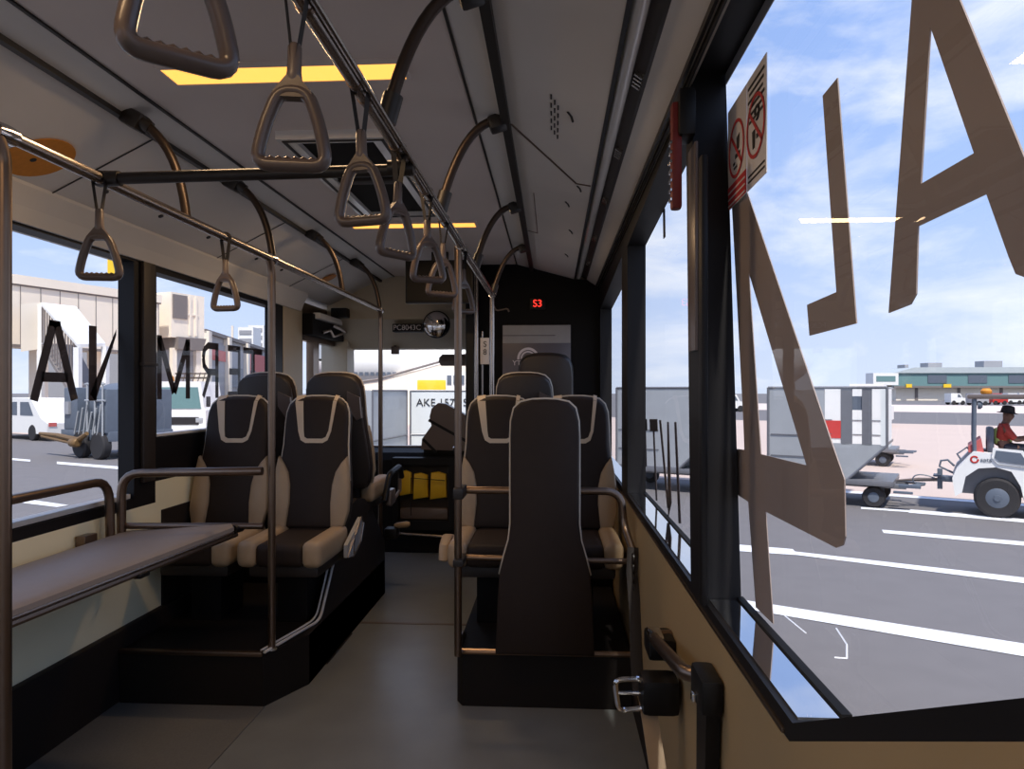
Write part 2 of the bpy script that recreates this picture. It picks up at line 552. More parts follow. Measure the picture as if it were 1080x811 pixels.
# ceiling
cl = thing('ceiling', None, None, kind='structure')
MB().box((-1.36, REAR, 2.385), (-0.28, 6.3, 2.47)).build('centre_panel', 'ceiling', cl, smooth=False)
for sgn, x0, x1, nm in ((-1, -1.47, -1.36, 'cove'), (1, -0.28, -0.17, 'cove')):
    lo = 2.352 if sgn < 0 else 2.385
    hi = 2.385 if sgn < 0 else 2.352
    MB().prism([(x0, REAR, lo), (x1, REAR, hi), (x1, REAR, 2.47), (x0, REAR, 2.47)], (0, 9.3, 0)).build('cove_strip', 'cove', cl, smooth=False)
g = MB()
g.box((-1.490, REAR, 2.335), (-1.468, 6.3, 2.42)); g.box((-1.368, REAR, 2.378), (-1.358, 6.3, 2.42))
g.build('groove', 'groove', cl, smooth=False)
g = MB()
g.box((-0.178, REAR, 2.325), (-0.150, 6.3, 2.42)); g.box((-0.284, REAR, 2.380), (-0.276, 6.3, 2.42))
g.build('groove', 'groove', cl, smooth=False)
# left side panel: from the groove down to the window heads
MB().prism([(-1.488, REAR, 2.36), (-1.93, REAR, 2.14), (-2.1, REAR, 2.14), (-2.1, REAR, 2.47), (-1.488, REAR, 2.47)], (0, 9.3, 0)).build('side_panel', 'side', cl, smooth=False)
g = MB()
g.prism([(-1.90, REAR, 2.142), (-1.935, REAR, 2.075), (-1.955, REAR, 2.02), (-2.1, REAR, 2.02), (-2.1, REAR, 2.16), (-1.9, REAR, 2.16)], (0, 8.4, 0))
g.build('window_header', 'cove', cl, smooth=False)
g = MB()
for y in (-0.6, 2.05 + 0.53, 3.9, 5.0):
    g.prism([(-1.49, y, 2.357), (-1.93, y, 2.1385), (-1.93, y, 2.136), (-1.49, y, 2.3545)], (0, 0.006, 0))
for y in (1.75, 2.35, 2.75, 3.15, 3.6, 4.2, 4.6):
    x = -1.80; z = 2.36 - (-1.488 - x) * 0.4977
    g.lathe([(0.011, -0.004), (0.011, 0.004)], (x, y, z - 0.002), (0.44, 0, -0.9), 10)
g.build('panel_seam', 'groove', cl, smooth=False)
# right side panel, lit duct and header
MB().prism([(-0.152, REAR, 2.355), (0.165, REAR, 2.265), (0.165, REAR, 2.47), (-0.152, REAR, 2.47)], (0, 8.5, 0)).build('side_panel', 'side', cl, smooth=False)
g = MB()
sp = lambda x: 2.355 - (x + 0.152) * 0.2839
for i, xx in enumerate((-0.005, 0.006, 0.017)):
    for k in range(5):
        y = 2.18 + k * 0.065 + i * 0.035
        g.box((xx - 0.0025, y, sp(xx) - 0.003), (xx + 0.0025, y + 0.032, sp(xx) + 0.002))
for xx, y in ((0.048, 2.28), (0.105, 2.30 + 0.75), (0.06, 3.35), (0.09, 3.9), (0.08, 4.6)):
    g.tube([(xx, y, sp(xx) - 0.001), (xx + 0.012, y + 0.03, sp(xx + 0.012) - 0.001), (xx + 0.018, y + 0.07, sp(xx + 0.018) - 0.001)], 0.004, 6)
g.build('vent_slots', 'groove', cl, smooth=False)
g = MB()
def seam(a, b, w=0.004):
    n = 8
    for i in range(n):
        p = Vector(a).lerp(Vector(b), i / n); q = Vector(a).lerp(Vector(b), (i + 1) / n)
        g.tube([(p.x, p.y, sp(p.x) - 0.001), (q.x, q.y, sp(q.x) - 0.001)], w, 6)
seam((-0.148, 2.52, 0), (0.10, 3.02, 0)); seam((0.10, 3.02, 0), (0.16, 3.0, 0))
seam((-0.09, 3.35, 0), (-0.09, 4.2, 0), 0.0022); seam((-0.15, 4.2, 0), (-0.09, 4.2, 0), 0.0022)
g.build('panel_seam', 'steel_dark', cl)
MB().box((0.164, REAR, 2.262), (0.176, 5.5, 2.40)).build('groove', 'groove', cl, smooth=False)
g = MB()
prof = [(0.176, 2.292), (0.183, 2.270), (0.200, 2.262), (0.216, 2.268), (0.222, 2.282)]
g.prism([(x, REAR, z) for x, z in prof] + [(0.222, REAR, 2.40), (0.176, REAR, 2.40)], (0, 8.5, 0))
g.build('light_tube', 'polished', cl, angle=60)
MB().prism([(0.222, REAR, 2.284), (0.252, REAR, 2.262), (0.262, REAR, 2.262), (0.262, REAR, 2.40), (0.222, REAR, 2.40)], (0, 8.5, 0)).build('air_duct', 'shell', cl, smooth=False)
g = MB()
for y in (1.15, 1.95, 2.55, 3.2, 4.0, 4.8):
    for k in range(4):
        g.box((0.226, y + k * 0.022, 2.258), (0.252, y + k * 0.022 + 0.010, 2.276), 0, rot=(0, 0.63, 0))
g.build('duct_vents', 'steel', cl, smooth=False)
MB().prism([(0.262, REAR, 2.262), (XR + 0.001, REAR, 2.195), (XR + 0.001, REAR, 2.47), (0.262, REAR, 2.47)], (0, 8.5, 0)).build('window_header', 'side', cl, smooth=False)
MB().box((0.330, REAR, 2.196), (0.338, 5.5, 2.214)).box((0.346, REAR, 2.188), (0.352, 5.5, 2.208)).build('groove', 'groove', cl, smooth=False)
MB().box((-2.1, REAR, 2.46), (0.5, FRONT, 2.52)).build('roof_skin', 'white', cl, smooth=False)

# front: left door, windscreen, header, dashboard
d1 = [(5.47, 0.10), (5.72, 0.10), (5.72, 1.80), (5.47, 1.80)]
d2 = [(5.86, 0.10), (6.33, 0.10), (6.33, 1.80), (5.86, 1.80)]
dr = [(5.45, 0.0), (6.42, 0.0), (6.42, 2.10), (5.45, 2.10)]
do = MB().prism(yz(dr, XL), (-0.06, 0, 0), [yz(d1, XL), yz(d2, XL)]).build('door_1', 'steel_dark', smooth=False)
do['kind'] = 'structure'
MB().face(yz(d1, XL - 0.03)).face(yz(d2, XL - 0.03)).build('door_glass', 'glass', do, smooth=False)
MB().box((-2.1, 6.30, 0.0), (-1.86, 6.5, 2.2), 0.01).build('trim_9', 'pillar_beige', smooth=False)['kind'] = 'structure'
fw = [(-2.1, FRONT, 0.0), (0.5, FRONT, 0.0), (0.5, FRONT, 2.5), (-2.1, FRONT, 2.5)]
fh = [(-1.88, FRONT, 0.88), (0.4, FRONT, 0.88), (0.4, FRONT, 1.785), (-1.88, FRONT, 1.785)]
MB().prism(fw, (0, 0.1, 0), [fh]).build('wall_front', 'pillar_beige', smooth=False)['kind'] = 'structure'
MB().face([(p[0], FRONT + 0.05, p[2]) for p in fh]).build('window_6', 'glass', smooth=False)['kind'] = 'structure'
hd = MB().prism([(-1.96, 6.0, 2.46), (-1.96, 6.05, 2.02), (-1.96, 6.42, 1.79), (-1.96, 6.5, 1.79), (-1.96, 6.5, 2.46)], (1.33, 0, 0)).build('trim_10', 'pillar_beige', smooth=False)
hd['kind'] = 'structure'
# dark partition behind the driver, its top following the ceiling
pt = [(-0.62, 0.0), (0.359, 0.0), (0.359, 2.19), (0.26, 2.26), (0.165, 2.265), (-0.15, 2.35), (-0.28, 2.384), (-0.62, 2.384)]
MB().prism([(x, 5.5, z) for x, z in pt], (0, 0.04, 0)).build('wall_partition', 'black_matt', smooth=False)['kind'] = 'structure'
MB().box((-0.67, 5.40, 0.0), (-0.60, 5.49, 2.384), 0.01).build('trim_11', 'black', smooth=False)['kind'] = 'structure'

MB().box((-1.155, 4.19, 0.0), (-0.435, 4.215, 0.003)).build('trim_17', 'plastic_grey', smooth=False)['kind'] = 'structure'

# ------------------------------------------------------------------ seat platforms
PZ = 0.235
t = thing('seat_platform', 'dark raised seat platform on the left with a silver bent edge trim', 'platform', (-1.55, 3.9, 0))
foot = [(-1.935, 3.055), (-1.28, 3.055), (-1.16, 3.31), (-1.16, 4.83), (-1.935, 4.83)]
MB().prism([(x, y, 0.0) for x, y in foot], (0, 0, PZ)).build('base', 'platform', t, smooth=False)
MB().box((-1.935, 4.18, PZ), (-1.175, 4.80, PZ + 0.14), 0.01).build('raised_step', 'platform', t)
prof = [(3.31, 0.0), (3.31, 0.235), (3.47, 0.240), (3.72, 0.50), (3.80, 0.58), (3.95, 0.695), (4.05, 0.745), (4.15, 0.76), (4.30, 0.735), (4.45, 0.66), (4.60, 0.55), (4.74, 0.44), (4.83, 0.36), (4.83, 0.0)]
MB().prism([(-1.160, y, z) for y, z in prof], (-0.03, 0, 0)).build('side_panel', 'carpet', t, smooth=False)
e = MB()
e.tube(fillet([(-1.165, 3.72, 0.505), (-1.165, 3.48, 0.25), (-1.20, 3.36, 0.246), (-1.27, 3.05, 0.246)], 0.05), 0.007, 8)
e.tube(fillet([(-1.185, 3.70, 0.505), (-1.185, 3.48, 0.26), (-1.22, 3.36, 0.250), (-1.29, 3.06, 0.250)], 0.05), 0.005, 8)
e.build('edge_trim', 'alu_trim', t)
MB().box((-1.935, 3.04, 0.225), (-1.28, 3.07, 0.246), 0.007).build('front_nosing', 'steel_dark', t)
MB().tube([(-1.155, 3.55, 0.004), (-1.155, 4.0, 0.004)], 0.006, 6).build('floor_bead', 'steel', t)

t = thing('seat_platform', 'dark raised seat platform on the right beneath the tall padded panel', 'platform', (-0.05, 3.9, 0))
MB().prism([(-0.40, 3.12, 0), (0.345, 3.12, 0), (0.345, 4.9, 0), (-0.43, 4.9, 0), (-0.43, 3.17, 0)], (0, 0, PZ)).build('base', 'platform', t, smooth=False)
MB().box((-0.42, 4.22, PZ), (0.34, 4.88, PZ + 0.14), 0.01).build('raised_step', 'platform', t)
MB().tube(fillet([(-0.425, 3.35, 0.243), (-0.425, 3.12, 0.243), (0.34, 3.12, 0.243)], 0.04), 0.013, 8).build('front_nosing', 'steel_dark', t)
MB().box((-0.445, 3.16, 0.24), (-0.428, 3.24, 0.32), 0.006).build('reflector', 'chrome', t)

# ------------------------------------------------------------------ seats
def seat(dark='leather', beige='leather_beige', stripe=True, ped=0.3):
    """faces -Y, origin on the floor under the foot of the backrest"""
    r = thing('bus_seat', 'x', 'seat')
    tilt = 0.20
    z0 = 0.42
    def P(a, b, d):          # a across, b up the backrest, d depth (+ = front, towards -Y)
        return Vector((a, b * math.sin(tilt) - d * math.cos(tilt), z0 + b * math.cos(tilt) + d * math.sin(tilt) * 0.3))
    half = [(0.175, 0.0), (0.205, 0.05), (0.215, 0.14), (0.208, 0.26), (0.195, 0.37), (0.187, 0.46), (0.185, 0.58), (0.180, 0.64), (0.165, 0.685), (0.135, 0.712), (0.09, 0.724), (0.04, 0.729)]
    out = half + [(-a, b) for a, b in reversed(half)]
    MB().pillow(out, 0.10, P, 0.28).build('backrest', dark, r, angle=70)
    MB().pillow([(a * 0.98, b * 0.985) for a, b in out], 0.035, lambda a, b, d: P(a, b, d - 0.055), 0.3, 2).build('back_shell', 'shell', r, angle=60)
    pip = [P(a * 1.0, b * 1.0, 0.012) for a, b in out[3:-3]]
    MB().tube(pip, 0.0065, 6).build('piping', 'piping', r, angle=180)
    # side bolsters, proud of the lower half of the back
    for sx in (-1, 1):
        bo = [(sx * a, b) for a, b in ((0.128, 0.01), (0.20, 0.02), (0.222, 0.10), (0.222, 0.22), (0.208, 0.33), (0.196, 0.395), (0.165, 0.36), (0.135, 0.31), (0.118, 0.24), (0.115, 0.14))]
        if sx < 0: bo.reverse()
        MB().pillow(bo, 0.05, lambda a, b, d: P(a, b, d + 0.042), 0.3, 3).build('bolster', beige, r, angle=70)
    if stripe:
        u_out = [(-0.130, 0.728), (-0.124, 0.690), (-0.095, 0.53), (-0.078, 0.482), (-0.05, 0.466), (0.05, 0.466), (0.078, 0.482), (0.095, 0.53), (0.116, 0.690), (0.120, 0.730)]
        u_in = [(0.100, 0.735), (0.096, 0.695), (0.080, 0.535), (0.066, 0.500), (0.045, 0.490), (-0.042, 0.490), (-0.058, 0.500), (-0.064, 0.535), (-0.078, 0.695), (-0.082, 0.735)]
        s = MB()
        pts = u_out + u_in
        n = len(u_out)
        F_ = [P(a, b, 0.053 if b < 0.72 else 0.022) for a, b in pts]
        B_ = [P(a, b, 0.030 if b < 0.72 else 0.0) for a, b in pts]
        tot = len(pts)
        fv = [s.bm.verts.new(p) for p in F_]; bv = [s.bm.verts.new(p) for p in B_]
        for i in range(n - 1):
            s.bm.faces.new((fv[i], fv[i + 1], fv[tot - 2 - i], fv[tot - 1 - i]))
            s.bm.faces.new((bv[i], bv[tot - 1 - i], bv[tot - 2 - i], bv[i + 1]))
        for i in range(tot):
            j = (i + 1) % tot
            s.bm.faces.new((fv[i], bv[i], bv[j], fv[j]))
        s.build('headrest_stripe', 'stripe', r, angle=60)
    # cushion: dark middle, pale side pads
    MB().box((-0.125, -0.46, z0 - 0.10), (0.125, 0.0, z0 + 0.012), 0.04, seg=4).build('cushion', dark, r, angle=60)
    for sx in (-1, 1):
        MB().box((sx * 0.215, -0.47, z0 - 0.10), (sx * 0.115, 0.0, z0 + 0.028), 0.042, seg=4).build('cushion_pad', beige, r, angle=60)
    MB().box((-0.18, -0.40, z0 - 0.16), (0.18, 0.02, z0 - 0.095), 0.02).build('seat_pan', 'shell', r)
    MB().box((-0.09, -0.26, 0.0), (0.075, 0.0, z0 - 0.15), 0.01).build('pedestal', 'black_matt', r)
    return r

def grab(parent_loc_tree):
    pass

proto = seat()
proto.scale = (0.96, 1, 1)
fronts = [(-1.745, 3.74, PZ, 'beige and brown bus seat facing backwards beside the left window'),
          (-1.30, 3.74, PZ, 'beige and brown aisle seat facing backwards on the left platform'),
          (-0.295, 3.79, PZ, 'beige and brown aisle seat half hidden by the tall padded panel'),
          (0.128, 3.79, PZ, 'beige and brown seat between the tall padded panel and right wall')]
seats = []
for i, (x, y, z, lab) in enumerate(fronts):
    o = proto if i == 0 else copy_tree(proto)
    o.location = (x, y, z)
    tag(o, lab, group='backward facing bus seats')
    seats.append(o)
rproto = seat(stripe=False)
rproto.scale = (0.94, 1, 1)
# the seat backs turned to us carry a grey grab handle at the aisle shoulder
gh = MB()
gh.prism([(-0.100, 0.165, 1.02), (-0.178, 0.158, 0.985), (-0.182, 0.132, 0.86), (-0.150, 0.130, 0.845), (-0.095, 0.146, 0.93)], (0, 0.050, 0.0))
gh.build('grab_handle', 'plastic_grey', rproto)
rears = [(-1.75, 4.13, PZ + 0.14, 'brown forward facing seat back beside the left window'),
         (-1.325, 4.13, PZ + 0.14, 'brown forward facing aisle seat back with a grey grab handle'),
         (-0.175, 4.22, PZ + 0.14, 'brown forward facing seat back with pale edge before the dark partition')]
for i, (x, y, z, lab) in enumerate(rears):
    o = rproto if i == 0 else copy_tree(rproto)
    o.location = (x, y + 0.25, z)
    o.rotation_euler = (0, 0, PI)
    tag(o, lab, group='forward facing bus seats')
bs = seat('leather_dark', 'leather_dark', False)
bs.location = (-0.05, 4.99, 0.52)
bs.rotation_euler = (0, 0, PI)
tag(bs, 'black high-backed seat silhouetted against the grey poster', 'seat')
for ch in list(bs.children):
    if ch.name.startswith('piping'):
        ch.data.materials[0] = M['leather_dark']
MB().box((-0.2, -0.42, -0.52), (0.2, 0.02, 0.0), 0.02).build('plinth', 'black_matt', bs)

# aisle bracket of the left aisle seat and armrests
t = thing('seat_bracket', 'grey metal hinge bracket between the aisle seat and platform edge', 'bracket', (-1.10, 3.75, 0.55))
b = MB()
b.prism([(-1.165, 3.60, 0.535), (-1.165, 3.60, 0.60), (-1.165, 3.86, 0.70), (-1.165, 3.90, 0.66), (-1.165, 3.84, 0.565), (-1.165, 3.70, 0.52)], (0.02, 0, 0))
b.xf(Matrix.Translation((0.085, 0, 0))).build('plate', 'alu', t)
b = MB()
for p, q in (((3.60, 0.535), (3.86, 0.70)), ((3.70, 0.52), (3.84, 0.565)), ((3.84, 0.565), (3.90, 0.66)), ((3.70, 0.53), (3.72, 0.63))):
    b.tube([(-1.058, p[0], p[1]), (-1.058, q[0], q[1])], 0.005, 6)
b.build('rib', 'steel', t)
for i, (x, y, z) in enumerate(((-1.045, 4.62, 0.80), (-1.045, 4.66, 0.55), (-0.565, 3.50, 0.60))):
    pass
t = thing('armrest', 'black aisle armrest with grey end beside the forward facing left seat', 'armrest', (-1.05, 4.6, 0.8))
MB().tube(fillet([(-1.065, 4.42, 0.70), (-1.05, 4.50, 0.86), (-1.05, 4.80, 0.88), (-1.05, 4.86, 0.80)], 0.04), 0.02, 10).build('arm_pad', 'black', t)
MB().box((-1.075, 4.48, 0.66), (-1.035, 4.62, 0.76), 0.015).tube([(-1.05, 4.52, 0.66), (-1.04, 4.76, 0.72), (-1.04, 4.76, 0.80)], 0.012, 8).build('grey_hinge', 'plastic_grey', t)
t = thing('seat_lever', 'pale recline knob low on the far left seat by the aisle', 'lever', (-1.08, 4.85, 0.4))
MB().lathe([(0.012, 0), (0.02, 0.02), (0.022, 0.09), (0.012, 0.11)], (-1.10, 4.86, 0.46), (0.95, 0, 0.12), 12).build('knob', 'leather_beige', t)
MB().box((-1.16, 4.80, 0.38), (-1.07, 4.90, 0.45), 0.012).build('housing', 'black', t)
t = thing('armrest', 'pale armrest bulge beside the right aisle seat behind the pole', 'armrest', (-0.52, 3.55, 0.65))
MB().pillow([(3.36, 0.585), (3.44, 0.56), (3.56, 0.565), (3.62, 0.61), (3.60, 0.665), (3.48, 0.69), (3.39, 0.655)], 0.05, lambda a, b, d: Vector((-0.525 + d, a, b)), 0.3).build('arm_pad', 'leather_beige', t)
MB().tube([(-0.525, 3.58, 0.57), (-0.50, 3.72, 0.52), (-0.45, 3.74, 0.51)], 0.014, 8).build('arm_bracket', 'black', t)

# ------------------------------------------------------------------ tall padded panel of the wheelchair bay and its frame
t = thing('leaning_pad', 'tall narrow brown padded panel with pale piping on the right platform', 'padded panel', (-0.035, 3.10, PZ))
cxp = -0.035
half = [(0.215, PZ + 0.015), (0.205, 0.50), (0.198, 0.60), (0.178, 0.68), (0.158, 0.75), (0.150, 0.82), (0.150, 1.20), (0.147, 1.27), (0.134, 1.325), (0.105, 1.352), (0.055, 1.363), (0.0, 1.365)]
out = half + [(-a, b) for a, b in reversed(half[:-1])]
MB().pillow([(cxp + a, b) for a, b in out], 0.07, lambda a, b, d: Vector((a, 3.085 - d, b)), 0.3).build('pad', 'leather', t, angle=70)
MB().tube([(cxp + a * 1.0, 3.075, b) for a, b in out[2:-2]], 0.006, 6).build('piping', 'piping', t, angle=180)

t = thing('stanchion_frame', 'dark tubular rail bending down to the wall behind the padded panel', 'rail', (-0.1, 3.12, 0.24))
MB().tube(fillet([(-0.405, 3.145, 0.955), (0.30, 3.145, 0.955), (0.315, 3.145, 0.80), (0.345, 3.02, 0.70)], [0, .07, .05, 0]), 0.017, 10).build('upper_bar', 'steel_dark', t)
MB().tube([(-0.405, 3.145, 0.655), (0.335, 3.145, 0.645)], 0.013, 10).build('lower_bar', 'steel_dark', t)
MB().box((-0.43, 3.02, 0.93), (-0.385, 3.16, 0.98), 0.008).build('clamp', 'clamp', t)
MB().box((-0.43, 3.02, 0.64), (-0.385, 3.16, 0.67), 0.006).build('clamp', 'clamp', t)

# left rail frame in front of the seats
t = thing('stanchion_frame', 'dark tubular rail loop in front of the left window seat', 'rail', (-1.6, 3.05, 0.24))
MB().tube(fillet([(-1.905, 3.02, 0.56), (-1.905, 3.02, 1.035), (-1.28, 3.05, 1.045)], 0.09), 0.019, 12).build('loop_bar', 'steel_dark', t)
MB().tube([(-1.905, 3.03, 0.80), (-1.28, 3.06, 0.80)], 0.014, 10).build('lower_bar', 'steel_dark', t)
t = thing('window_guard_rail', 'dark bent rail across the near left window above the bench', 'rail', (-1.9, 2.2, 0.8))
MB().tube(fillet([(-1.91, 0.6, 1.015), (-1.91, 2.94, 1.015), (-1.91, 2.955, 0.60)], 0.10), 0.019, 12).build('bar', 'steel_dark', t)
MB().box((-1.97, 2.93, 0.585), (-1.89, 2.98, 0.625), 0.006).build('foot_plate', 'clamp', t)

# ------------------------------------------------------------------ bench
t = thing('luggage_bench', 'long grey padded bench along the left wall under the window', 'bench', (-1.65, 1.9, 0.8))
b = MB()
sec = [(-1.925, 0.735), (-1.925, 0.765), (-1.90, 0.775), (-1.42, 0.812), (-1.398, 0.800), (-1.395, 0.775), (-1.41, 0.762)]
b.prism([(x, 0.55, z) for x, z in sec], (0, 2.50, 0))
for v in b.bm.verts:
    if v.co.x > -1.6: v.co.x -= 0.062 * (3.05 - v.co.y)
b.build('pad', 'bench', t, angle=50)
MB().tube([(-1.555, 0.55, 0.764), (-1.40, 3.05, 0.764)], 0.012, 8).build('front_tube', 'steel_dark', t)
MB().tube([(-1.551, 0.55, 0.780), (-1.396, 3.05, 0.780)], 0.005, 6).build('front_strip', 'steel', t)
MB().box((-1.90, 0.60, 0.715), (-1.60, 3.0, 0.745), 0.006).build('underframe', 'steel_dark', t)
MB().box((-1.450, 2.36, 0.748), (-1.420, 2.42, 0.765), 0.006).build('catch', 'black', t)
MB().tube([(-1.40, 3.03, 0.79), (-1.385, 3.075, 0.79)], 0.018, 10).build('end_cap', 'black', t)
MB().box((-1.965, 0.70, 0.70), (-1.92, 0.80, 0.80), 0.006).build('wall_hinge', 'steel_dark', t)
MB().box((-1.965, 1.70, 0.70), (-1.92, 1.78, 0.80), 0.006).build('wall_hinge', 'steel_dark', t)
MB().box((-1.965, 2.80, 0.70), (-1.92, 2.88, 0.80), 0.006).build('wall_hinge', 'steel_dark', t)

# ------------------------------------------------------------------ overhead rails
def clampbox(mb, c, s=0.03, rot=None):
    mb.box((c[0] - s, c[1] - s * 1.2, c[2] - s), (c[0] + s, c[1] + s * 1.2, c[2] + s), 0.008, rot=rot)

RLX, RLZ = -1.262, 1.992
t = thing('overhead_handrail', 'brushed steel overhead rail along the left seats with floor poles', 'handrail', (RLX, 3, 0))
MB().tube([(RLX, -2.6, RLZ), (RLX, 5.17, RLZ)], 0.0165, 14).build('rail', 'steel', t)
for y in (0.9, 2.37, 3.12, 4.18, 5.10):
    r = MB().tube(bez((-1.425, y - 0.02, 2.335), (-1.32, y, 2.27), (-1.28, y, 2.15), (RLX, y, RLZ), 12), 0.0155, 12).build('hanger', 'hanger', t)
    c = MB(); c.box((-1.475, y - 0.045, 2.305), (-1.405, y + 0.03, 2.365), 0.012, rot=(0, 0.5, 0))
    c.tube([(-1.425, y - 0.02, 2.335), (-1.385, y - 0.01, 2.305)], 0.022, 10)
    c.build('ceiling_clamp', 'clamp', r)
pole_pts = {1.556: 0.0, 3.11: 0.0, 5.12: 0.0}
for y in pole_pts:
    MB().tube(fillet([(RLX, y - 0.03, RLZ), (RLX, y, RLZ - 0.05), (RLX, y, PZ + 0.004 if 3 < y < 5 else 0.002)], 0.03), 0.0165, 14).build('pole', 'steel_dark', t)
for y in (1.556, 3.11, 5.12):
    MB().lathe([(0.021, -0.03), (0.023, 0), (0.021, 0.03)], (RLX, y, RLZ), (0, 1, 0), 14).build('tee_fitting', 'chrome', t)
    MB().lathe([(0.024, 0), (0.024, 0.012)], (RLX, y, 0.0 if y < 3 or y > 5 else 0.236), (0, 0, 1), 16).build('floor_flange', 'chrome', t)

RCX, RCZ = -0.40, 2.028
t = thing('overhead_handrail', 'brushed steel overhead rail down the aisle carrying the row of straps', 'handrail', (RCX, 2, 0))
MB().tube([(RCX, -2.6, RCZ), (RCX, 4.70, RCZ)], 0.0165, 14).build('rail', 'steel', t)
MB().tube([(RCX + 0.024, -2.6, RCZ - 0.012), (RCX + 0.024, 4.6, RCZ - 0.012)], 0.006, 8).build('stop_bead', 'steel', t)
for y in (0.35, 1.66, 2.48, 3.62, 4.66):
    r = MB().tube(bez((-0.20, y - 0.02, 2.345), (-0.30, y, 2.335), (-0.36, y, 2.19), (RCX, y, RCZ), 12), 0.0155, 12).build('hanger', 'hanger', t)
    c = MB(); c.box((-0.225, y - 0.04, 2.315), (-0.16, y + 0.03, 2.365), 0.012, rot=(0, -0.3, 0))
    c.build('ceiling_clamp', 'clamp', r)
    MB().tube([(RCX + 0.004, y, RCZ + 0.01), (RCX + 0.022, y, RCZ + 0.075)], 0.024, 10).build('rail_clamp', 'clamp', r)
MB().tube([(RCX - 0.012, 3.06, RCZ), (RCX - 0.012, 3.06, PZ + 0.01)], 0.0165, 14).build('pole', 'steel_dark', t)
MB().tube([(RCX, 4.64, RCZ), (RCX, 4.64, 0.37)], 0.0165, 14).build('pole', 'steel', t)
for y in (3.06, 4.64):
    MB().lathe([(0.021, -0.03), (0.023, 0), (0.021, 0.03)], (RCX, y, RCZ), (0, 1, 0), 14).build('tee_fitting', 'chrome', t)
MB().lathe([(0.018, 0), (0.018, 0.02)], (RCX, 4.70, RCZ), (0, 1, 0), 14).build('end_cap', 'chrome', t)
for y in [q_ + e_ for q_ in (0.726, 1.084, 1.45, 1.82, 2.225, 2.58, 3.13) for e_ in (-0.045, 0.035)]:
    MB().lathe([(0.0185, 0), (0.0185, 0.012)], (RCX, y, RCZ), (0, 1, 0), 12).build('stop_ring', 'steel_dark', t)

t = thing('cross_rail', 'black crossbar joining the left rail to the aisle rail', 'handrail', (-0.83, 1.9, 1.99))
MB().tube([(RLX, 1.915, 1.995), (RCX, 1.915, 2.005)], 0.0165, 14).build('bar', 'clamp', t)
for x, z in ((RLX, 1.995), (RCX, 2.01)):
    MB().lathe([(0.020, -0.02), (0.023, -0.01), (0.021, 0.05)], (x, 1.915, z), (1 if x < -1 else -1, 0, 0), 14).build('end_clamp', 'clamp', t)

# ------------------------------------------------------------------ hanging straps
def strap():
    r = thing('hanging_strap', 'x', 'hanging strap')
    b = MB()
    for s in (-1, 1):     # two runs of webbing from the rail to the sleeve
        pts = [(s * 0.019, 0, 0.0), (s * 0.016, 0, -0.02), (s * 0.007, 0, -0.085), (s * 0.004, 0, -0.112)]
        for i in range(3):
            a, q = pts[i], pts[i + 1]
            b.face([(a[0], -0.011, a[2]), (a[0], 0.011, a[2]), (q[0], 0.011, q[2]), (q[0], -0.011, q[2])])
    b.tube(arc((0, 0, 0), 0.019, 0, PI, 10, ((1, 0, 0), (0, 0, 1))), 0.0022, 6, ry=0.011, up=(0, 1, 0), caps=True)
    b.build('webbing', 'webbing', r)
    MB().lathe([(0.008, 0), (0.011, -0.006), (0.0115, -0.045), (0.013, -0.055), (0.010, -0.062)], (0, 0, -0.086), (0, 0, 1), 12).build('sleeve', 'plastic_grey', r)
    path = fillet([(0.022, 0, -0.160), (-0.022, 0, -0.160), (-0.043, 0, -0.215), (-0.0555, 0, -0.276), (0.0555, 0, -0.276), (0.043, 0, -0.215)], [0.02, 0.02, 0.03, 0.022, 0.022, 0.03], 5, closed=True)
    MB().tube(path, 0.0105, 10, closed=True, ry=0.014, up=(0, 1, 0)).build('handle', 'handle', r, angle=60)
    h = MB()
    for k in range(6):
        x = -0.032 + k * 0.0128
        h.lathe([(0.006, -0.005), (0.0085, 0.0), (0.006, 0.005)], (x, 0, -0.270), (1, 0, 0), 10)
    h.build('finger_grip', 'handle', r)
    MB().prism([(-0.009, -0.011, -0.138), (0.009, -0.011, -0.138), (0.031, -0.011, -0.166), (0.024, -0.011, -0.172), (-0.024, -0.011, -0.172), (-0.031, -0.011, -0.166)], (0, 0.022, 0)).build('strap_eye', 'handle', r)
    return r
sproto = strap()
STRAPS = ((0.726, 0.75), (1.084, 0.1), (1.45, -0.15), (1.82, 0.85), (2.225, 0.6), (2.58, 0.45), (3.13, 0.8))
ords = ['nearest strap, its grey triangular handle cut by the picture top',
        'grey triangular strap crossing the first amber ceiling light',
        'grey triangular strap hanging beside the dark roof hatch',
        'grey triangular strap just beyond the roof hatch, third full one along aisle rail',
        'grey triangular strap below the far amber light, fourth full one along aisle rail',
        'grey triangular strap overlapping the dark screen, fifth full one along aisle rail',
        'farthest pale strap on the aisle rail, below the dark screen']
for i, (y, rz) in enumerate(STRAPS):
    o = sproto if i == 0 else copy_tree(sproto)
    o.location = (RCX, y, RCZ)
    o.rotation_euler = (0, 0.03 if i % 2 else -0.02, rz)
    tag(o, ords[i], group='hanging straps on the aisle rail')
for y, rz, lab in ((1.90, 0.2, 'grey strap on the left rail before the near window, below the crossbar end'),
                   (2.66, -0.15, 'grey strap on the left rail before the second left window')):
    o = copy_tree(sproto)
    o.location = (RLX, y, RLZ)
    o.rotation_euler = (0, 0, rz)
    tag(o, lab, group='hanging straps on the left rail')

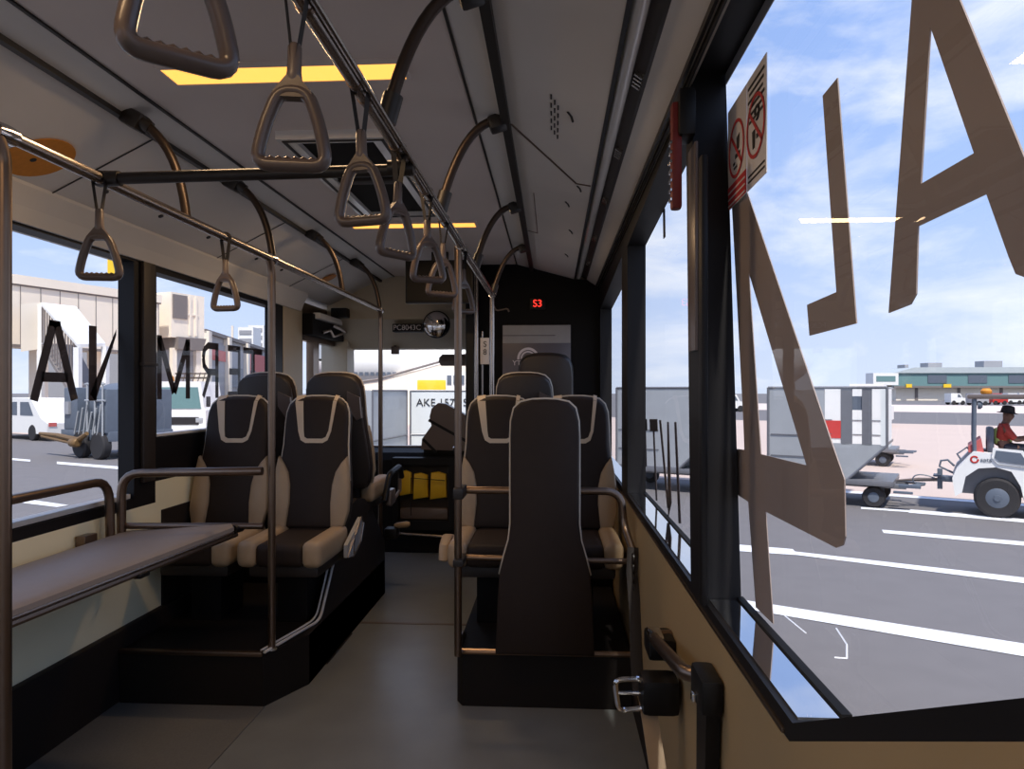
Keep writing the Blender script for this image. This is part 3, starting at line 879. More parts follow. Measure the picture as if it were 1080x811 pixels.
# ------------------------------------------------------------------ ceiling lights and hatch
def lamp(y, lab, visible=True):
    t = thing('ceiling_light', lab, 'ceiling light', (-0.82, y, 2.38), 'amber ceiling lights')
    x0, x1, d = -1.19, -0.455, 0.052
    f = MB()
    f.prism([(x0 - 0.012, y - d - 0.012, 2.372), (x1 + 0.012, y - d - 0.012, 2.372), (x1 + 0.012, y + d + 0.012, 2.372), (x0 - 0.012, y + d + 0.012, 2.372)], (0, 0, 0.014),
            [[(x0, y - d, 2.372), (x1, y - d, 2.372), (x1, y + d, 2.372), (x0, y + d, 2.372)]])
    f.build('frame', 'ceiling', t, smooth=False)
    MB().box((x0, y - d, 2.374), (x1, y + d, 2.384)).build('diffuser', 'lamp', t, smooth=False)
    ld = bpy.data.lights.new('lamp_light', 'AREA')
    ld.shape = 'RECTANGLE'; ld.size = x1 - x0; ld.size_y = 2 * d
    ld.energy = LAMP_W; ld.color = (1.0, 0.66, 0.36)
    lo = bpy.data.objects.new('lamp_light', ld)
    COL.objects.link(lo)
    lo.parent = t
    lo.location = (0, 0, -0.009)
for y, lab in ((2.13, 'near amber ceiling light ahead of the crossbar'), (4.13, 'far amber ceiling light seen below the roof hatch')):
    lamp(y, lab)
lamp(0.22, 'amber ceiling light overhead of the viewer'); lamp(-1.8, 'amber ceiling light at the rear of the bus')

t = thing('roof_hatch', 'dark roof hatch with pale metal frame behind the straps', 'roof hatch', (-0.83, 3.2, 2.38))
f = MB()
x0, x1, y0, y1 = -1.05, -0.62, 2.62, 3.84
f.prism([(x0, y0, 2.352), (x1, y0, 2.352), (x1, y1, 2.352), (x0, y1, 2.352)], (0, 0, 0.034), [[(x0 + .065, y0 + .05, 2.352), (x1 - .065, y0 + .05, 2.352), (x1 - .065, y1 - .05, 2.352), (x0 + .065, y1 - .05, 2.352)]])
f.build('frame', 'polished', t, smooth=False)
MB().prism([(x0 + .018, y0 + .018, 2.348), (x1 - .018, y0 + .018, 2.348), (x1 - .018, y1 - .018, 2.348), (x0 + .018, y1 - .018, 2.348)], (0, 0, 0.008), [[(x0 + .03, y0 + .03, 2.348), (x1 - .03, y0 + .03, 2.348), (x1 - .03, y1 - .03, 2.348), (x0 + .03, y1 - .03, 2.348)]]).build('bead', 'groove', t, smooth=False)
MB().box((x0 + .06, y0 + .045, 2.372), (x1 - .06, y1 - .045, 2.384)).build('panel', 'black_matt', t, smooth=False)
MB().box((x0 + .065, 3.19, 2.360), (x1 - .065, 3.25, 2.376), 0.004).build('centre_bar', 'shell', t)

# ------------------------------------------------------------------ things at the front of the bus
t = thing('monitor', 'black screen hung from the ceiling above the windscreen', 'screen', (-0.85, 4.98, 2.2))
MB().box((-1.045, 4.96, 2.02), (-0.56, 5.01, 2.325), 0.008).build('casing', 'black', t)
MB().box((-1.03, 4.955, 2.035), (-0.575, 4.962, 2.31), 0.001).build('panel', 'screen', t, smooth=False)
MB().box((-0.86, 4.97, 2.32), (-0.74, 5.0, 2.384), 0.004).build('bracket', 'clamp', t)

p = at_y(460, 342, 5.95)
t = thing('convex_mirror', 'round convex mirror on the panel above the windscreen', 'mirror', p)
R_ = 0.112
m = MB(); m.lathe([(R_, 0.0)] + [(R_ * math.cos(a), 0.035 * math.sin(a)) for a in [i * PI / 16 for i in range(1, 8)]], p + Vector((0, 0.02, 0)), (0, -1, 0), 32)
m.build('glass', 'chrome', t, angle=80)
MB().tube(arc(p + Vector((0, 0.02, 0)), R_, 0, 2 * PI * 31 / 32, 31, ((1, 0, 0), (0, 0, 1))), 0.006, 8, closed=True).build('rim', 'black', t)
MB().tube([p + Vector((0, 0.02, 0)), p + Vector((0, 0.14, 0.0))], 0.02, 8).build('stalk', 'black', t)

p = at_y(429, 345.5, 6.02)
t = thing('fleet_plate', 'black number plate beside the round convex mirror', 'number plate', p)
MB().box(p + Vector((-0.128, 0.01, -0.035)), p + Vector((0.128, 0.12, 0.035)), 0.004).build('plate', 'black', t)
text_mesh('number', 'PC8043C', 0.062, 'paper', t, basis(p + Vector((0, 0.006, 0.0)), (1, 0, 0), (0, 0, 1)))

p = at_y(567, 320.5, 5.495)
t = thing('led_display', 'small red lit digital display on the dark partition', 'display', p)
MB().box(p + Vector((-0.06, -0.012, -0.045)), p + Vector((0.06, 0.0, 0.045)), 0.008).build('casing', 'black', t)
text_mesh('digits', 'S3', 0.078, 'led', t, basis(p + Vector((0, -0.016, 0)), (1, 0, 0), (0, 0, 1)), 0.002)

# grey poster on the partition
a = at_y(530, 343, 5.49); bq = at_y(602, 343, 5.49)
zb = 1.22
t = thing('poster', 'grey poster with a pale arc emblem on the dark partition', 'poster', ((a.x + bq.x) / 2, 5.49, 1.6))
z1 = a.z; z2 = at_y(530, 362, 5.49).z
M['poster_dark'] = mat('poster_slate', (92, 86, 92), 0.3)
M['poster_light'] = mat('poster_pale', (150, 148, 148), 0.3)
M['poster_ink'] = mat('poster_emblem', (214, 206, 208), 0.4)
MB().box((a.x, 5.484, zb), (bq.x, 5.499, z1), 0.002).build('sheet', 'poster_dark', t)
MB().box((a.x + 0.003, 5.480, z2), (bq.x - 0.003, 5.486, z1 - 0.003)).build('top_band', 'poster_light', t, smooth=False)
MB().box((a.x + 0.003, 5.478, z2 + 0.055), (bq.x - 0.12, 5.481, z2 + 0.062)).build('pinstripe', 'poster_dark', t, smooth=False)
ctr = at_y(557, 378, 5.482)
e = MB()
for ro, ri in ((0.085, 0.066), (0.058, 0.046)):
    o1 = arc(ctr, ro, 0.35, PI + 0.1, 18, ((1, 0, 0), (0, 0, 1))); o2 = arc(ctr, ri, 0.35, PI + 0.1, 18, ((1, 0, 0), (0, 0, 1)))
    e.prism(o1 + list(reversed(o2)), (0, -0.003, 0))
e.build('emblem', 'poster_ink', t, smooth=False)
q = at_y(545, 383, 5.480)
text_mesh('lettering', 'YT', 0.055, 'poster_ink', t, basis(q, (1, 0, 0), (0, 0, 1)))

# steel uprights and sticker beside the partition
t = thing('grab_pole', 'pale steel grab pole beside the partition edge with paper sticker', 'pole', (-0.56, 5.30, 0))
MB().tube([(-0.575, 5.30, 0.0), (-0.575, 5.30, 2.38)], 0.017, 12).build('pole', 'steel', t)
MB().tube([(-0.535, 5.36, 0.9), (-0.535, 5.36, 1.85)], 0.008, 10).build('side_bar', 'steel', t)
MB().box((-0.548, 5.322, 1.60), (-0.48, 5.332, 1.80), 0.003).build('sticker_plate', 'paper', t)
text_mesh('pictogram', 'S\n8', 0.06, 'ink', t, basis((-0.512, 5.320, 1.72), (1, 0, 0), (0, 0, 1)))
MB().tube(fillet([(-0.40, 4.66, 1.98), (-0.375, 4.68, 1.93), (-0.30, 4.68, 1.945), (-0.29, 4.68, 1.925)], 0.02), 0.006, 8).build('hook', 'steel_dark', None)
tag(bpy.data.objects['hook'], 'small bent metal hook below the end of the aisle rail', 'hook')

# dashboard with the dark glazed locker showing yellow
t = thing('dashboard', 'dark dashboard ledge below the windscreen', 'dashboard', (-1.0, 6.2, 0))
MB().prism([(-1.84, 6.05, 0.0), (-1.84, 6.02, 0.80), (-1.84, 6.10, 0.86), (-1.84, 6.49, 0.88), (-1.84, 6.49, 0.0)], (1.19, 0, 0)).build('body', 'black_matt', t, smooth=False)
MB().box((-1.84, 6.44, 0.875), (-0.66, 6.49, 0.895), 0.006).build('rim', 'steel', t)
t = thing('glazed_locker', 'dark glass fronted locker under the windscreen showing yellow reflections', 'locker', (-1.09, 5.96, 0))
x0, x1 = -1.36, -0.83
f = MB().prism([(x0, 5.92, 0.22), (x1, 5.92, 0.22), (x1, 5.92, 0.83), (x0, 5.92, 0.83)], (0, 0.13, 0), [[(x0 + .05, 5.92, 0.30), (x1 - .05, 5.92, 0.30), (x1 - .05, 5.92, 0.77), (x0 + .05, 5.92, 0.77)]])
f.build('frame', 'black', t, smooth=False)
MB().face([(x0 + .05, 5.94, 0.30), (x1 - .05, 5.94, 0.30), (x1 - .05, 5.94, 0.77), (x0 + .05, 5.94, 0.77)]).build('pane', 'glass', t, smooth=False)
MB().box((x0 + .05, 6.02, 0.30), (x1 - .05, 6.045, 0.77)).build('back_board', 'shell', t, smooth=False)
MB().tube(fillet([(x0 + 0.0, 5.90, 0.20), (x1 + 0.02, 5.89, 0.17)], 0.02), 0.012, 8).build('kick_rail', 'steel', t)
MB().tube([(x0 + .16, 5.928, 0.34), (x0 + .16, 5.928, 0.66), (x1 - .08, 5.928, 0.64)], 0.004, 6).build('door_edge', 'black', t)
for (u0, u1, v0, v1, lab) in ((0.055, 0.16, 0.50, 0.72, 'yellow reflection shape at the left inside the dark glass locker'),
                              (0.17, 0.30, 0.47, 0.70, 'yellow reflection shape in the middle of the dark glass locker'),
                              (0.315, 0.46, 0.47, 0.71, 'yellow reflection shape at the right inside the dark glass locker')):
    o = MB().pillow([(x0 + u0, v0), (x0 + u1, v0 + 0.02), (x0 + u1 - 0.005, v1 - 0.02), (x0 + (u0 + u1) / 2, v1), (x0 + u0 + 0.008, v1 - 0.01)], 0.05, lambda a, b, d: Vector((a, 5.985 - d, b)), 0.2).build('yellow_reflection', 'yellow')  # reflection in the glass, built as solid yellow shapes
    tag(o, lab, 'reflection shape', 'yellow reflections in the locker')
o = MB().box((x0 + .055, 5.965, 0.301), (x1 - .06, 6.015, 0.40), 0.02).build('storage_tray', 'plastic_grey')
tag(o, 'grey tray along the bottom of the dark glass locker', 'tray')

# rounded grey console
t = thing('console', 'rounded grey console with two black diagonal bands before the windscreen', 'console', (-0.9, 5.8, 0.88))
out2 = [at_y(x, y, 6.06) for x, y in ((444, 474), (445, 463), (455, 449), (453, 440), (455, 431), (462, 425), (470, 426), (497, 441), (497, 476))]
MB().prism([(p.x, 6.06, p.z) for p in out2], (0, 0.12, 0)).build('housing', 'plastic_grey', t, smooth=False)
MB().box((out2[0].x + 0.02, 6.07, 0.84), (-0.69, 6.17, out2[0].z + 0.01), 0.01).build('foot', 'black_matt', t)
for seg_ in (((452, 443), (497, 468)), ((446, 463), (460, 477))):
    A_, B_ = at_y(*seg_[0], 6.055), at_y(*seg_[1], 6.055)
    d_ = (B_ - A_).normalized(); nrm = Vector((-d_.z, 0, d_.x)) * 0.012
    MB().prism([A_ + nrm, B_ + nrm, B_ - nrm, A_ - nrm], (0, 0.01, 0)).build('band', 'black', t, smooth=False)
q = at_y(480, 473, 6.04)
MB().lathe([(0.012, 0), (0.022, 0.004), (0.022, 0.012)], q, (0, 1, 0), 14).build('button', 'chrome', t)

# mirrors, sensor and door gear round the windscreen
p = at_y(484, 379.5, 6.35)
t = thing('rear_view_mirror', 'grey rear view mirror hanging at the windscreen top', 'mirror', p)
MB().pillow([(p.x - 0.185, p.z - 0.02), (p.x - 0.16, p.z - 0.055), (p.x + 0.16, p.z - 0.055), (p.x + 0.18, p.z), (p.x + 0.16, p.z + 0.05), (p.x - 0.15, p.z + 0.05), (p.x - 0.18, p.z + 0.02)], 0.05, lambda a, b, d: Vector((a, p.y - d, b)), 0.25).build('housing', 'plastic_grey', t)
MB().tube([(p.x, p.y + 0.01, p.z + 0.05), (p.x, p.y + 0.08, p.z + 0.13)], 0.012, 8).build('stem', 'black', t)
p = at_y(417, 369, 6.40)
t = thing('windscreen_sensor', 'small grey box clipped to the windscreen top edge', 'sensor', p)
MB().box(p + Vector((-0.035, -0.03, -0.04)), p + Vector((0.035, 0.03, 0.03)), 0.008).build('box', 'plastic_grey', t)
MB().box(p + Vector((-0.012, -0.015, 0.02)), p + Vector((0.012, 0.03, 0.10)), 0.004).build('clip', 'black', t)
t = thing('door_operator', 'dark door mechanism above the front left door', 'door gear', (-1.92, 5.9, 1.95))
MB().box((-1.965, 5.44, 1.84), (-1.88, 6.28, 2.01), 0.01).build('housing', 'black_matt', t)
MB().box((-1.90, 5.50, 1.97), (-1.84, 6.1, 2.02), 0.008).build('cover', 'cove', t)
MB().tube([(-1.86, 5.62, 1.87), (-1.84, 5.75, 1.90), (-1.86, 5.9, 1.86), (-1.85, 6.12, 1.90)], 0.012, 8).tube([(-1.85, 5.85, 1.95), (-1.82, 6.0, 1.93), (-1.84, 6.2, 1.92)], 0.014, 8).build('linkage', 'steel', t)
MB().box((-1.90, 5.95, 2.03), (-1.76, 6.22, 2.11), 0.01).build('junction_box', 'black', t)
o = MB().lathe([(0.055, 0), (0.06, 0.005), (0.05, 0.008)], (-1.69, 5.25, 2.253), (0.44, 0, -0.9), 20).build('ceiling_sticker', 'orange')
tag(o, 'small orange round sticker on the sloping panel above the front door', 'sticker')
o = MB().lathe([(0.115, 0), (0.115, 0.003)], (-1.784, 2.36, 2.211), (0.44, 0, -0.9), 32).build('ceiling_sticker', 'orange')
tag(o, 'large orange round sticker behind the left rail end', 'sticker')

# ------------------------------------------------------------------ right wall fittings
t = thing('emergency_hammer', 'red emergency hammer holder at the top of the right pillar', 'hammer', (0.32, 1.82, 2.0))
MB().box((0.315, 1.785, 2.04), (0.358, 1.87, 2.16), 0.01).build('housing', 'black', t)
MB().box((0.300, 1.80, 1.86), (0.326, 1.835, 2.13), 0.008).build('holder', 'red_dark', t)
g = MB()
for k in range(7):
    g.box((0.296, 1.803, 1.88 + k * 0.024), (0.301, 1.832, 1.888 + k * 0.024), 0.001)
g.build('teeth', 'chrome', t, smooth=False)
t = thing('wall_grab_bar', 'dark wall mounted grab bar low on the right wall below the window', 'grab bar', (0.31, 1.8, 0.7))
MB().tube(fillet([(0.355, 2.16, 0.66), (0.30, 2.14, 0.66), (0.305, 1.66, 0.745), (0.355, 1.62, 0.75)], 0.04), 0.018, 10).build('bar', 'steel_dark', t)
MB().box((0.31, 1.50, 0.715), (0.359, 1.62, 0.79), 0.012).build('bracket', 'black', t)
MB().box((0.28, 2.08, 0.61), (0.359, 2.20, 0.672), 0.010).build('bracket', 'black', t)
MB().box((0.285, 2.085, 0.672), (0.325, 2.18, 0.680), 0.003).build('top_plate', 'chrome', t)
MB().prism([(0.325, 1.62, 0.72), (0.325, 1.52, 0.72), (0.325, 1.55, 0.40), (0.325, 1.63, 0.28)], (0.03, 0, 0)).build('leg', 'black', t, smooth=False)
MB().box((0.300, 1.545, 0.725), (0.312, 1.565, 0.745), 0.003).build('bolt', 'chrome', t)
t = thing('wheelchair_belt', 'chrome belt buckle loop on a pale strap at the lower right wall', 'belt', (0.24, 1.95, 0.5))
cc = Vector((0.215, 2.0, 0.545))
lo_ = fillet([cc + Vector((-0.042, 0, 0.042)), cc + Vector((0.04, 0, 0.048)), cc + Vector((0.045, 0, -0.035)), cc + Vector((-0.03, 0, -0.045))], 0.022, 5, closed=True)
MB().tube(lo_, 0.0075, 8, closed=True).tube([cc + Vector((-0.042, 0, 0.006)), cc + Vector((0.045, 0, 0.006))], 0.005, 8).build('buckle', 'chrome', t)
MB().prism([cc + Vector((0.03, 0.004, -0.03)), cc + Vector((0.03, 0.03, -0.03)), Vector((0.27, 1.9, 0.30)), Vector((0.30, 1.80, 0.02)), Vector((0.30, 1.77, 0.02)), Vector((0.27, 1.87, 0.30))], (0.045, 0, 0)).build('strap', 'leather_beige', t, smooth=False)
MB().box((0.245, 1.96, 0.50), (0.352, 2.06, 0.60), 0.02).build('reel', 'black', t)
t = thing('seat_belt', 'dark seat belt hanging against the right wall beside the seat', 'belt', (0.33, 2.95, 0.6))
b = MB()
pp = [(0.338, 3.00, 0.74), (0.330, 2.97, 0.64), (0.338, 2.93, 0.50), (0.334, 2.86, 0.34), (0.338, 2.8, 0.20)]
b.tube(pp, 0.004, 8, ry=0.024, up=(1, 0, 0)).build('webbing', 'webbing', t)
b = MB()
for zz in (0.70, 0.66, 0.62, 0.58):
    b.tube(arc((0.335, 2.97, zz), 0.022, 0, 2 * PI * 0.95, 12, ((0, 1, 0), (0, 0, 1))), 0.004, 6)
b.build('loops', 'clamp', t)

# ------------------------------------------------------------------ writing on the windows
t = thing('window_lettering', 'large brown mirrored capitals and figure on the near right window', 'lettering', (XGR, 1.0, 1.5))
GX = XGR + 0.004
def dec(px, holes=(), r=None):
    return [tuple(at_x(a, b_, GX)) for a, b_ in px]
def letter(outer, holes, mt, parent, X=GX, vec=(0.002, 0, 0)):
    MB().prism([tuple(at_x(a, b_, X)) for a, b_ in outer], vec, [[tuple(at_x(a, b_, X)) for a, b_ in h] for h in holes]).build('letter', mt, parent, smooth=False)
letter([(963.5, -26), (1003, -46), (1012, 0), (1080, 166), (1122, 268), (1116, 276), (1082, 293), (1071, 289), (1064, 272), (1040, 204.4), (968, 238.5), (966, 310), (960, 321), (937, 330), (943.7, 240), (961.5, 0)],
       [[(981, 28), (971, 194), (1027, 161.5)]], 'film', t)
letter([(867.5, 101), (883, 82), (903, 341), (853.6, 354), (851, 321.5), (882, 308)], [], 'film', t)
letter([(770.5, 192), (782, 180), (787, 200), (855, 401.5), (877, 467), (890.4, 505.6), (891.5, 566), (889, 575), (881.5, 577.6), (807.4, 539.6), (815.4, 658), (797, 640.4), (789, 529), (778, 522), (775, 512), (773, 473), (785, 474.4), (783.7, 440)],
       [[(789.6, 287.4), (802.4, 479), (850.4, 490.7)]], 'film', t)
# mirrored word on the left windows: strokes in a unit cell, x runs from the front of the bus backwards
def stroke(a, b, wd=0.12):
    a, b = Vector((a[0], a[1])), Vector((b[0], b[1]))
    d = (b - a).normalized(); n = Vector((-d.y, d.x)) * wd / 2
    return [a + n, b + n, b - n, a - n]
GLY = {
    'T': [stroke((0, .94), (1, .94)), stroke((.5, .9), (.5, 0), .19)],
    'E': [stroke((.1, 0), (.1, 1), .2), stroke((.1, .94), (.95, .94)), stroke((.1, .5), (.85, .5)), stroke((.1, .06), (.95, .06))],
    'R': [stroke((.1, 0), (.1, 1), .2), stroke((.1, .94), (.62, .94)), stroke((.1, .47), (.62, .47)), stroke((.6, .95), (.86, .85)), stroke((.84, .86), (.9, .70), .17), stroke((.9, .72), (.84, .55), .17), stroke((.86, .58), (.6, .46)), stroke((.5, .48), (.9, 0), .17)],
    'M': [stroke((.07, 0), (.07, 1), .14), stroke((.93, 0), (.93, 1), .14), stroke((.07, .97), (.5, .1), .14), stroke((.93, .97), (.5, .1), .14)],
    'N': [stroke((.09, 0), (.09, 1), .17), stroke((.91, 0), (.91, 1), .17), stroke((.09, .97), (.91, .03), .17)],
    'A': [stroke((.08, 0), (.47, 1), .17), stroke((.92, 0), (.53, 1), .17), stroke((.22, .30), (.78, .30), .12), [Vector((.38, 1)), Vector((.62, 1)), Vector((.62, .93)), Vector((.38, .93))]],
    'L': [stroke((.1, 0), (.1, 1), .2), stroke((.1, .06), (.9, .06))],
}
t = thing('window_lettering', 'dark mirrored capitals across the two left windows', 'lettering', (XGL, 3.6, 1.5))
for ch, ya, yb in tuple((c_, at_x(p1_, 400, XGL).y, at_x(p0_, 400, XGL).y) for c_, p0_, p1_ in (('T', 257, 277), ('E', 240, 254), ('R', 213, 231), ('M', 166, 201), ('N', 94, 140), ('A', 32, 83), ('L', -60, -15))):
    b = MB()
    z0, z1 = 1.355, 1.69
    for poly in GLY[ch]:
        pts = []
        for q in poly:
            yy = ya + (yb - ya) * q.x
            if ch == 'N':
                yy = min(yy, 3.215)
            pts.append((XGL - 0.003, yy, z0 + (z1 - z0) * min(1, max(0, q.y))))
        b.face(pts)
    b.build('letter', 'film_dark', t, smooth=False)

t = thing('window_stickers', 'row of dark vertical bars on the second right window', 'window sticker', (XGR, 2.6, 1.2))
for quad in ([(677, 442), (682, 442), (682.5, 454), (677.5, 454)], [(685, 442), (693, 442), (693.5, 455), (685.5, 455)],
             [(679.5, 454), (681, 454), (682, 492), (680.8, 492)], [(688.5, 455), (690, 455), (693, 528), (691.5, 528)],
             [(695, 443), (697, 443), (705.5, 536), (703.5, 536)], [(703.5, 445), (705, 445), (708, 530), (704.5, 546)],
             [(711, 445), (713, 445), (718, 552), (715.5, 552)], [(699, 222), (701, 220), (701.5, 250), (699.5, 252)]):
    letter(quad, [], 'film_dark', t)

# prohibition sign on the big right pane
t = thing('prohibition_sign', 'pair of prohibition notices stuck at the top corner of the near right window', 'sign', tuple(at_x(790, 140, XGR)))
sX = XGR - 0.004
c1 = [at_x(767.7, 122, sX), at_x(787.5, 88, sX), at_x(788.3, 202, sX), at_x(770.6, 217.8, sX)]
ya, yb, yc = c1[0].y, c1[1].y, at_x(808.3, 51, sX).y
zt, zb_ = 2.105, 1.79
zb_ = at_x(788.3, 202, sX).z
zt = at_x(790, 84, sX).z
MB().box((sX, yb, zb_), (sX + 0.002, ya, zt), 0).build('left_notice', 'paper', t, smooth=False)
MB().box((sX, yc, zb_ + 0.0), (sX + 0.002, yb - 0.004, zt), 0).build('right_notice', 'paper', t, smooth=False)
zr = zb_ + (zt - zb_) * 0.22
MB().box((sX - 0.0012, yb + 0.003, zb_ + 0.002), (sX, ya - 0.003, zr), 0).build('red_band', 'red_print', t, smooth=False)
def ring(mb, cy, cz, ry, rz, wd):
    n = 28
    o1 = [(sX - 0.0015, cy + ry * math.cos(2 * PI * k / n), cz + rz * math.sin(2 * PI * k / n)) for k in range(n)]
    o2 = [(sX - 0.0015, cy + (ry - wd) * math.cos(2 * PI * k / n), cz + (rz - wd) * math.sin(2 * PI * k / n)) for k in range(n)]
    mb.prism(o1, (-0.0008, 0, 0), [o2])
    a_ = 0.75 * PI
    p0 = Vector((sX - 0.0015, cy + ry * 0.72, cz + rz * 0.66)); p1 = Vector((sX - 0.0015, cy - ry * 0.72, cz - rz * 0.66))
    d = (p1 - p0).normalized(); nn = Vector((0, -d.z, d.y)) * wd * 0.55
    mb.prism([p0 + nn, p1 + nn, p1 - nn, p0 - nn], (-0.0008, 0, 0))
wl_ = abs(ya - yb)
for cy, nm, kk in (((ya + yb) / 2, 'red', 0), ((yb + yc) / 2, 'red', 1)):
    b = MB(); ring(b, cy, zb_ + (zt - zb_) * (0.52 if kk == 0 else 0.50), wl_ * 0.40, wl_ * 0.40, 0.008)
    b.build('prohibition_ring', 'red_print', t, smooth=False)
    b = MB()
    cz = zb_ + (zt - zb_) * (0.52 if kk == 0 else 0.50)
    if kk == 0:
        b.box((sX - 0.0012, cy - 0.030, cz - 0.022), (sX, cy + 0.012, cz - 0.012)); b.prism([(sX - 0.0004, cy - 0.028, cz + 0.03), (sX - 0.0004, cy + 0.0, cz + 0.025), (sX - 0.0004, cy - 0.006, cz - 0.005), (sX - 0.0004, cy - 0.022, cz - 0.005)], (-0.0008, 0, 0))
        b.box((sX - 0.0012, cy + 0.015, cz - 0.034), (sX, cy + 0.032, cz - 0.028)); b.box((sX - 0.0012, cy - 0.005, cz - 0.045), (sX, cy + 0.025, cz - 0.040))
    else:
        b.prism([(sX - 0.0004, cy + 0.028, cz - 0.005), (sX - 0.0004, cy + 0.004, cz - 0.005), (sX - 0.0004, cy + 0.008, cz - 0.045), (sX - 0.0004, cy + 0.024, cz - 0.045)], (-0.0008, 0, 0))
        b.box((sX - 0.0012, cy - 0.030, cz - 0.030), (sX, cy - 0.004, cz - 0.020)); b.tube(arc((sX - 0.001, cy - 0.012, cz + 0.025), 0.015, 0, PI * 1.6, 10, ((0, 1, 0), (0, 0, 1))), 0.003, 5)
    b.build('pictogram', 'ink', t, smooth=False)
b = MB()
for k in range(6):
    z = zt - 0.02 - k * 0.016
    b.box((sX - 0.0012, yc + 0.012 + (k % 3) * 0.006, z - 0.006), (sX, yb - 0.014 - (k % 2) * 0.010, z))
b.build('print_lines', 'ink', t, smooth=False)
b = MB()
for k in range(2):
    z = zb_ + 0.030 - k * 0.012
    b.box((sX - 0.0012, yc + 0.010, z - 0.004), (sX, yb - 0.016, z))
b.build('print_lines', 'ink', t, smooth=False)
b = MB()
for k in range(3):
    z = zr - 0.014 - k * 0.016
    b.box((sX - 0.0020, yb + 0.010, z - 0.004), (sX - 0.0012, ya - 0.010, z))
b.build('print_lines', 'paper', t, smooth=False)

# ------------------------------------------------------------------ outside: the ground
GZ = -0.70
TF = (ray(-635, HY)); TF.z = 0; TF.normalize(); TF = -TF          # the way the tractor drives (towards the right)
TL = Vector((-TF.y, TF.x, 0))                                     # to its left, away from the bus
class Frame:
    def __init__(self, O, f=TF):
        self.O = Vector(O); self.f = Vector(f).normalized(); self.l = Vector((-self.f.y, self.f.x, 0))
    def P(self, s, l, h):
        return self.O + self.f * s + self.l * l + Vector((0, 0, h))
    def box(self, mb, s0, s1, l0, l1, h0, h1, bevel=0.0):
        tb = MB(); tb.box((s0, l0, h0), (s1, l1, h1), bevel)
        mtx = Matrix((self.f, self.l, Vector((0, 0, 1)))).transposed().to_4x4(); mtx.translation = self.O
        tb.xf(mtx); mb.merge(tb.bm); return mb
    def side(self, mb, poly, l0, l1, holes=()):
        mb.prism([self.P(s, l0, h) for s, h in poly], self.l * (l1 - l0), [[self.P(s, l0, h) for s, h in hl] for hl in holes]); return mb
    def s_at(self, px):       # where the vertical plane through pixel column px meets this line
        d = ray(px, HY); a = self.f; o = self.O
        den = a.x * d.y - a.y * d.x
        return (d.x * (o.y) - d.y * (o.x)) / den if abs(den) > 1e-9 else 0.0
O0 = at_z(1052, 547, GZ)
FR = Frame(O0)
g = MB().face([(-400, -60, GZ), (400, -60, GZ), (400, 500, GZ), (-400, 500, GZ)]).build('ground', 'asphalt', smooth=False)
g['kind'] = 'structure'
# the pale concrete apron beyond the lane, and the strip before the far terminal
fk = Frame(at_z(960, 522.5, GZ))
def gstrip(name, fr, s0, s1, l0, l1, m_, z=0.004):
    o = MB().box((0, 0, 0), (1, 1, 1))
    for v in o.bm.verts:
        v.co = fr.P(s0 + (s1 - s0) * v.co.x, l0 + (l1 - l0) * v.co.y, -0.02 + (0.02 + z) * v.co.z)
    return o.build(name, m_, g, smooth=False)
far_l = (at_z(960, 447, GZ) - fk.O).dot(TL)
gstrip('apron_slab', fk, fk.s_at(700) - 40, 45, 0.0, far_l, 'concrete')
f2 = Frame(at_z(960, 434.5, GZ))
M['strip'] = mat('pale_strip', (214, 196, 186), 0.9)
gstrip('apron_slab', f2, -30, 160, 0, 40, 'strip')
def line(pts4, ext=0.0):
    P4 = [at_z(a, b_, GZ) + Vector((0, 0, 0.006)) for a, b_ in pts4]
    MB().face(P4).build('lane_line', 'paint_line', g, smooth=False)
line([(776, 632), (1180, 695), (1180, 710), (776, 641)])
line([(770, 574), (836, 579.5), (842, 586), (770, 581)])
line([(838, 582), (1180, 621), (1180, 628), (842, 586)])
line([(930, 559), (1180, 580), (1180, 585), (932, 562.5)])
line([(908, 535), (960, 538.5), (959, 540.5), (908, 537)])
line([(960, 537.5), (1180, 556), (1180, 560), (958, 541)])
line([(760, 508), (1180, 539), (1180, 541.5), (760, 510)])
line([(-40, 518), (17, 525), (72, 533), (60, 535), (-40, 523)])
line([(8, 483), (32, 485), (32, 487), (8, 485)])
line([(60, 487), (123, 492), (160, 495), (160, 498), (60, 489.5)])
# sealed cracks near the bus
e = MB(); 
for (a, b_) in (((822, 645), (850, 668)), ((893, 695), (893, 680)), ((893, 695), (880, 694)), ((893, 680), (882, 663))):
    A_, B_ = at_z(*a, GZ), at_z(*b_, GZ)
    e.tube([A_ + Vector((0, 0, 0.003)), B_ + Vector((0, 0, 0.003))], 0.008, 4)
e.build('crack_seal', 'paint_line', g)

# ------------------------------------------------------------------ baggage tractor and its driver
t = thing('baggage_tractor', 'white baggage tractor with canopy driving past the near right window', 'tractor', O0)
body = [(-.59, .32), (-.63, .62), (-.57, .79), (-.33, 1.09), (-.05, 1.06), (.36, 1.02), (.9, 1.0), (1.9, .96), (2.08, .8), (2.08, .30), (.36, .31), (.31, .55), (.19, .78), (-.02, .84), (-.26, .81), (-.44, .66), (-.49, .39)]
b = MB(); FR.side(b, body, 0.0, 0.22); FR.side(b, body, 1.0, 1.22); b.build('fender', 'white', t, smooth=False)
b = MB(); FR.side(b, [(-.55, .36), (-.58, .62), (-.5, .79), (-.30, 1.02), (.36, .98), (1.9, .94), (2.02, .8), (2.02, .32)], 0.22, 1.0); b.build('hull', 'frame_grey', t, smooth=False)
b = MB(); FR.side(b, [(-.06, 1.16), (.34, 1.13), (.44, .96), (.40, .86), (.0, .90), (-.08, 1.0)], -0.03, 0.02); b.build('side_panel', 'white', t, smooth=False)
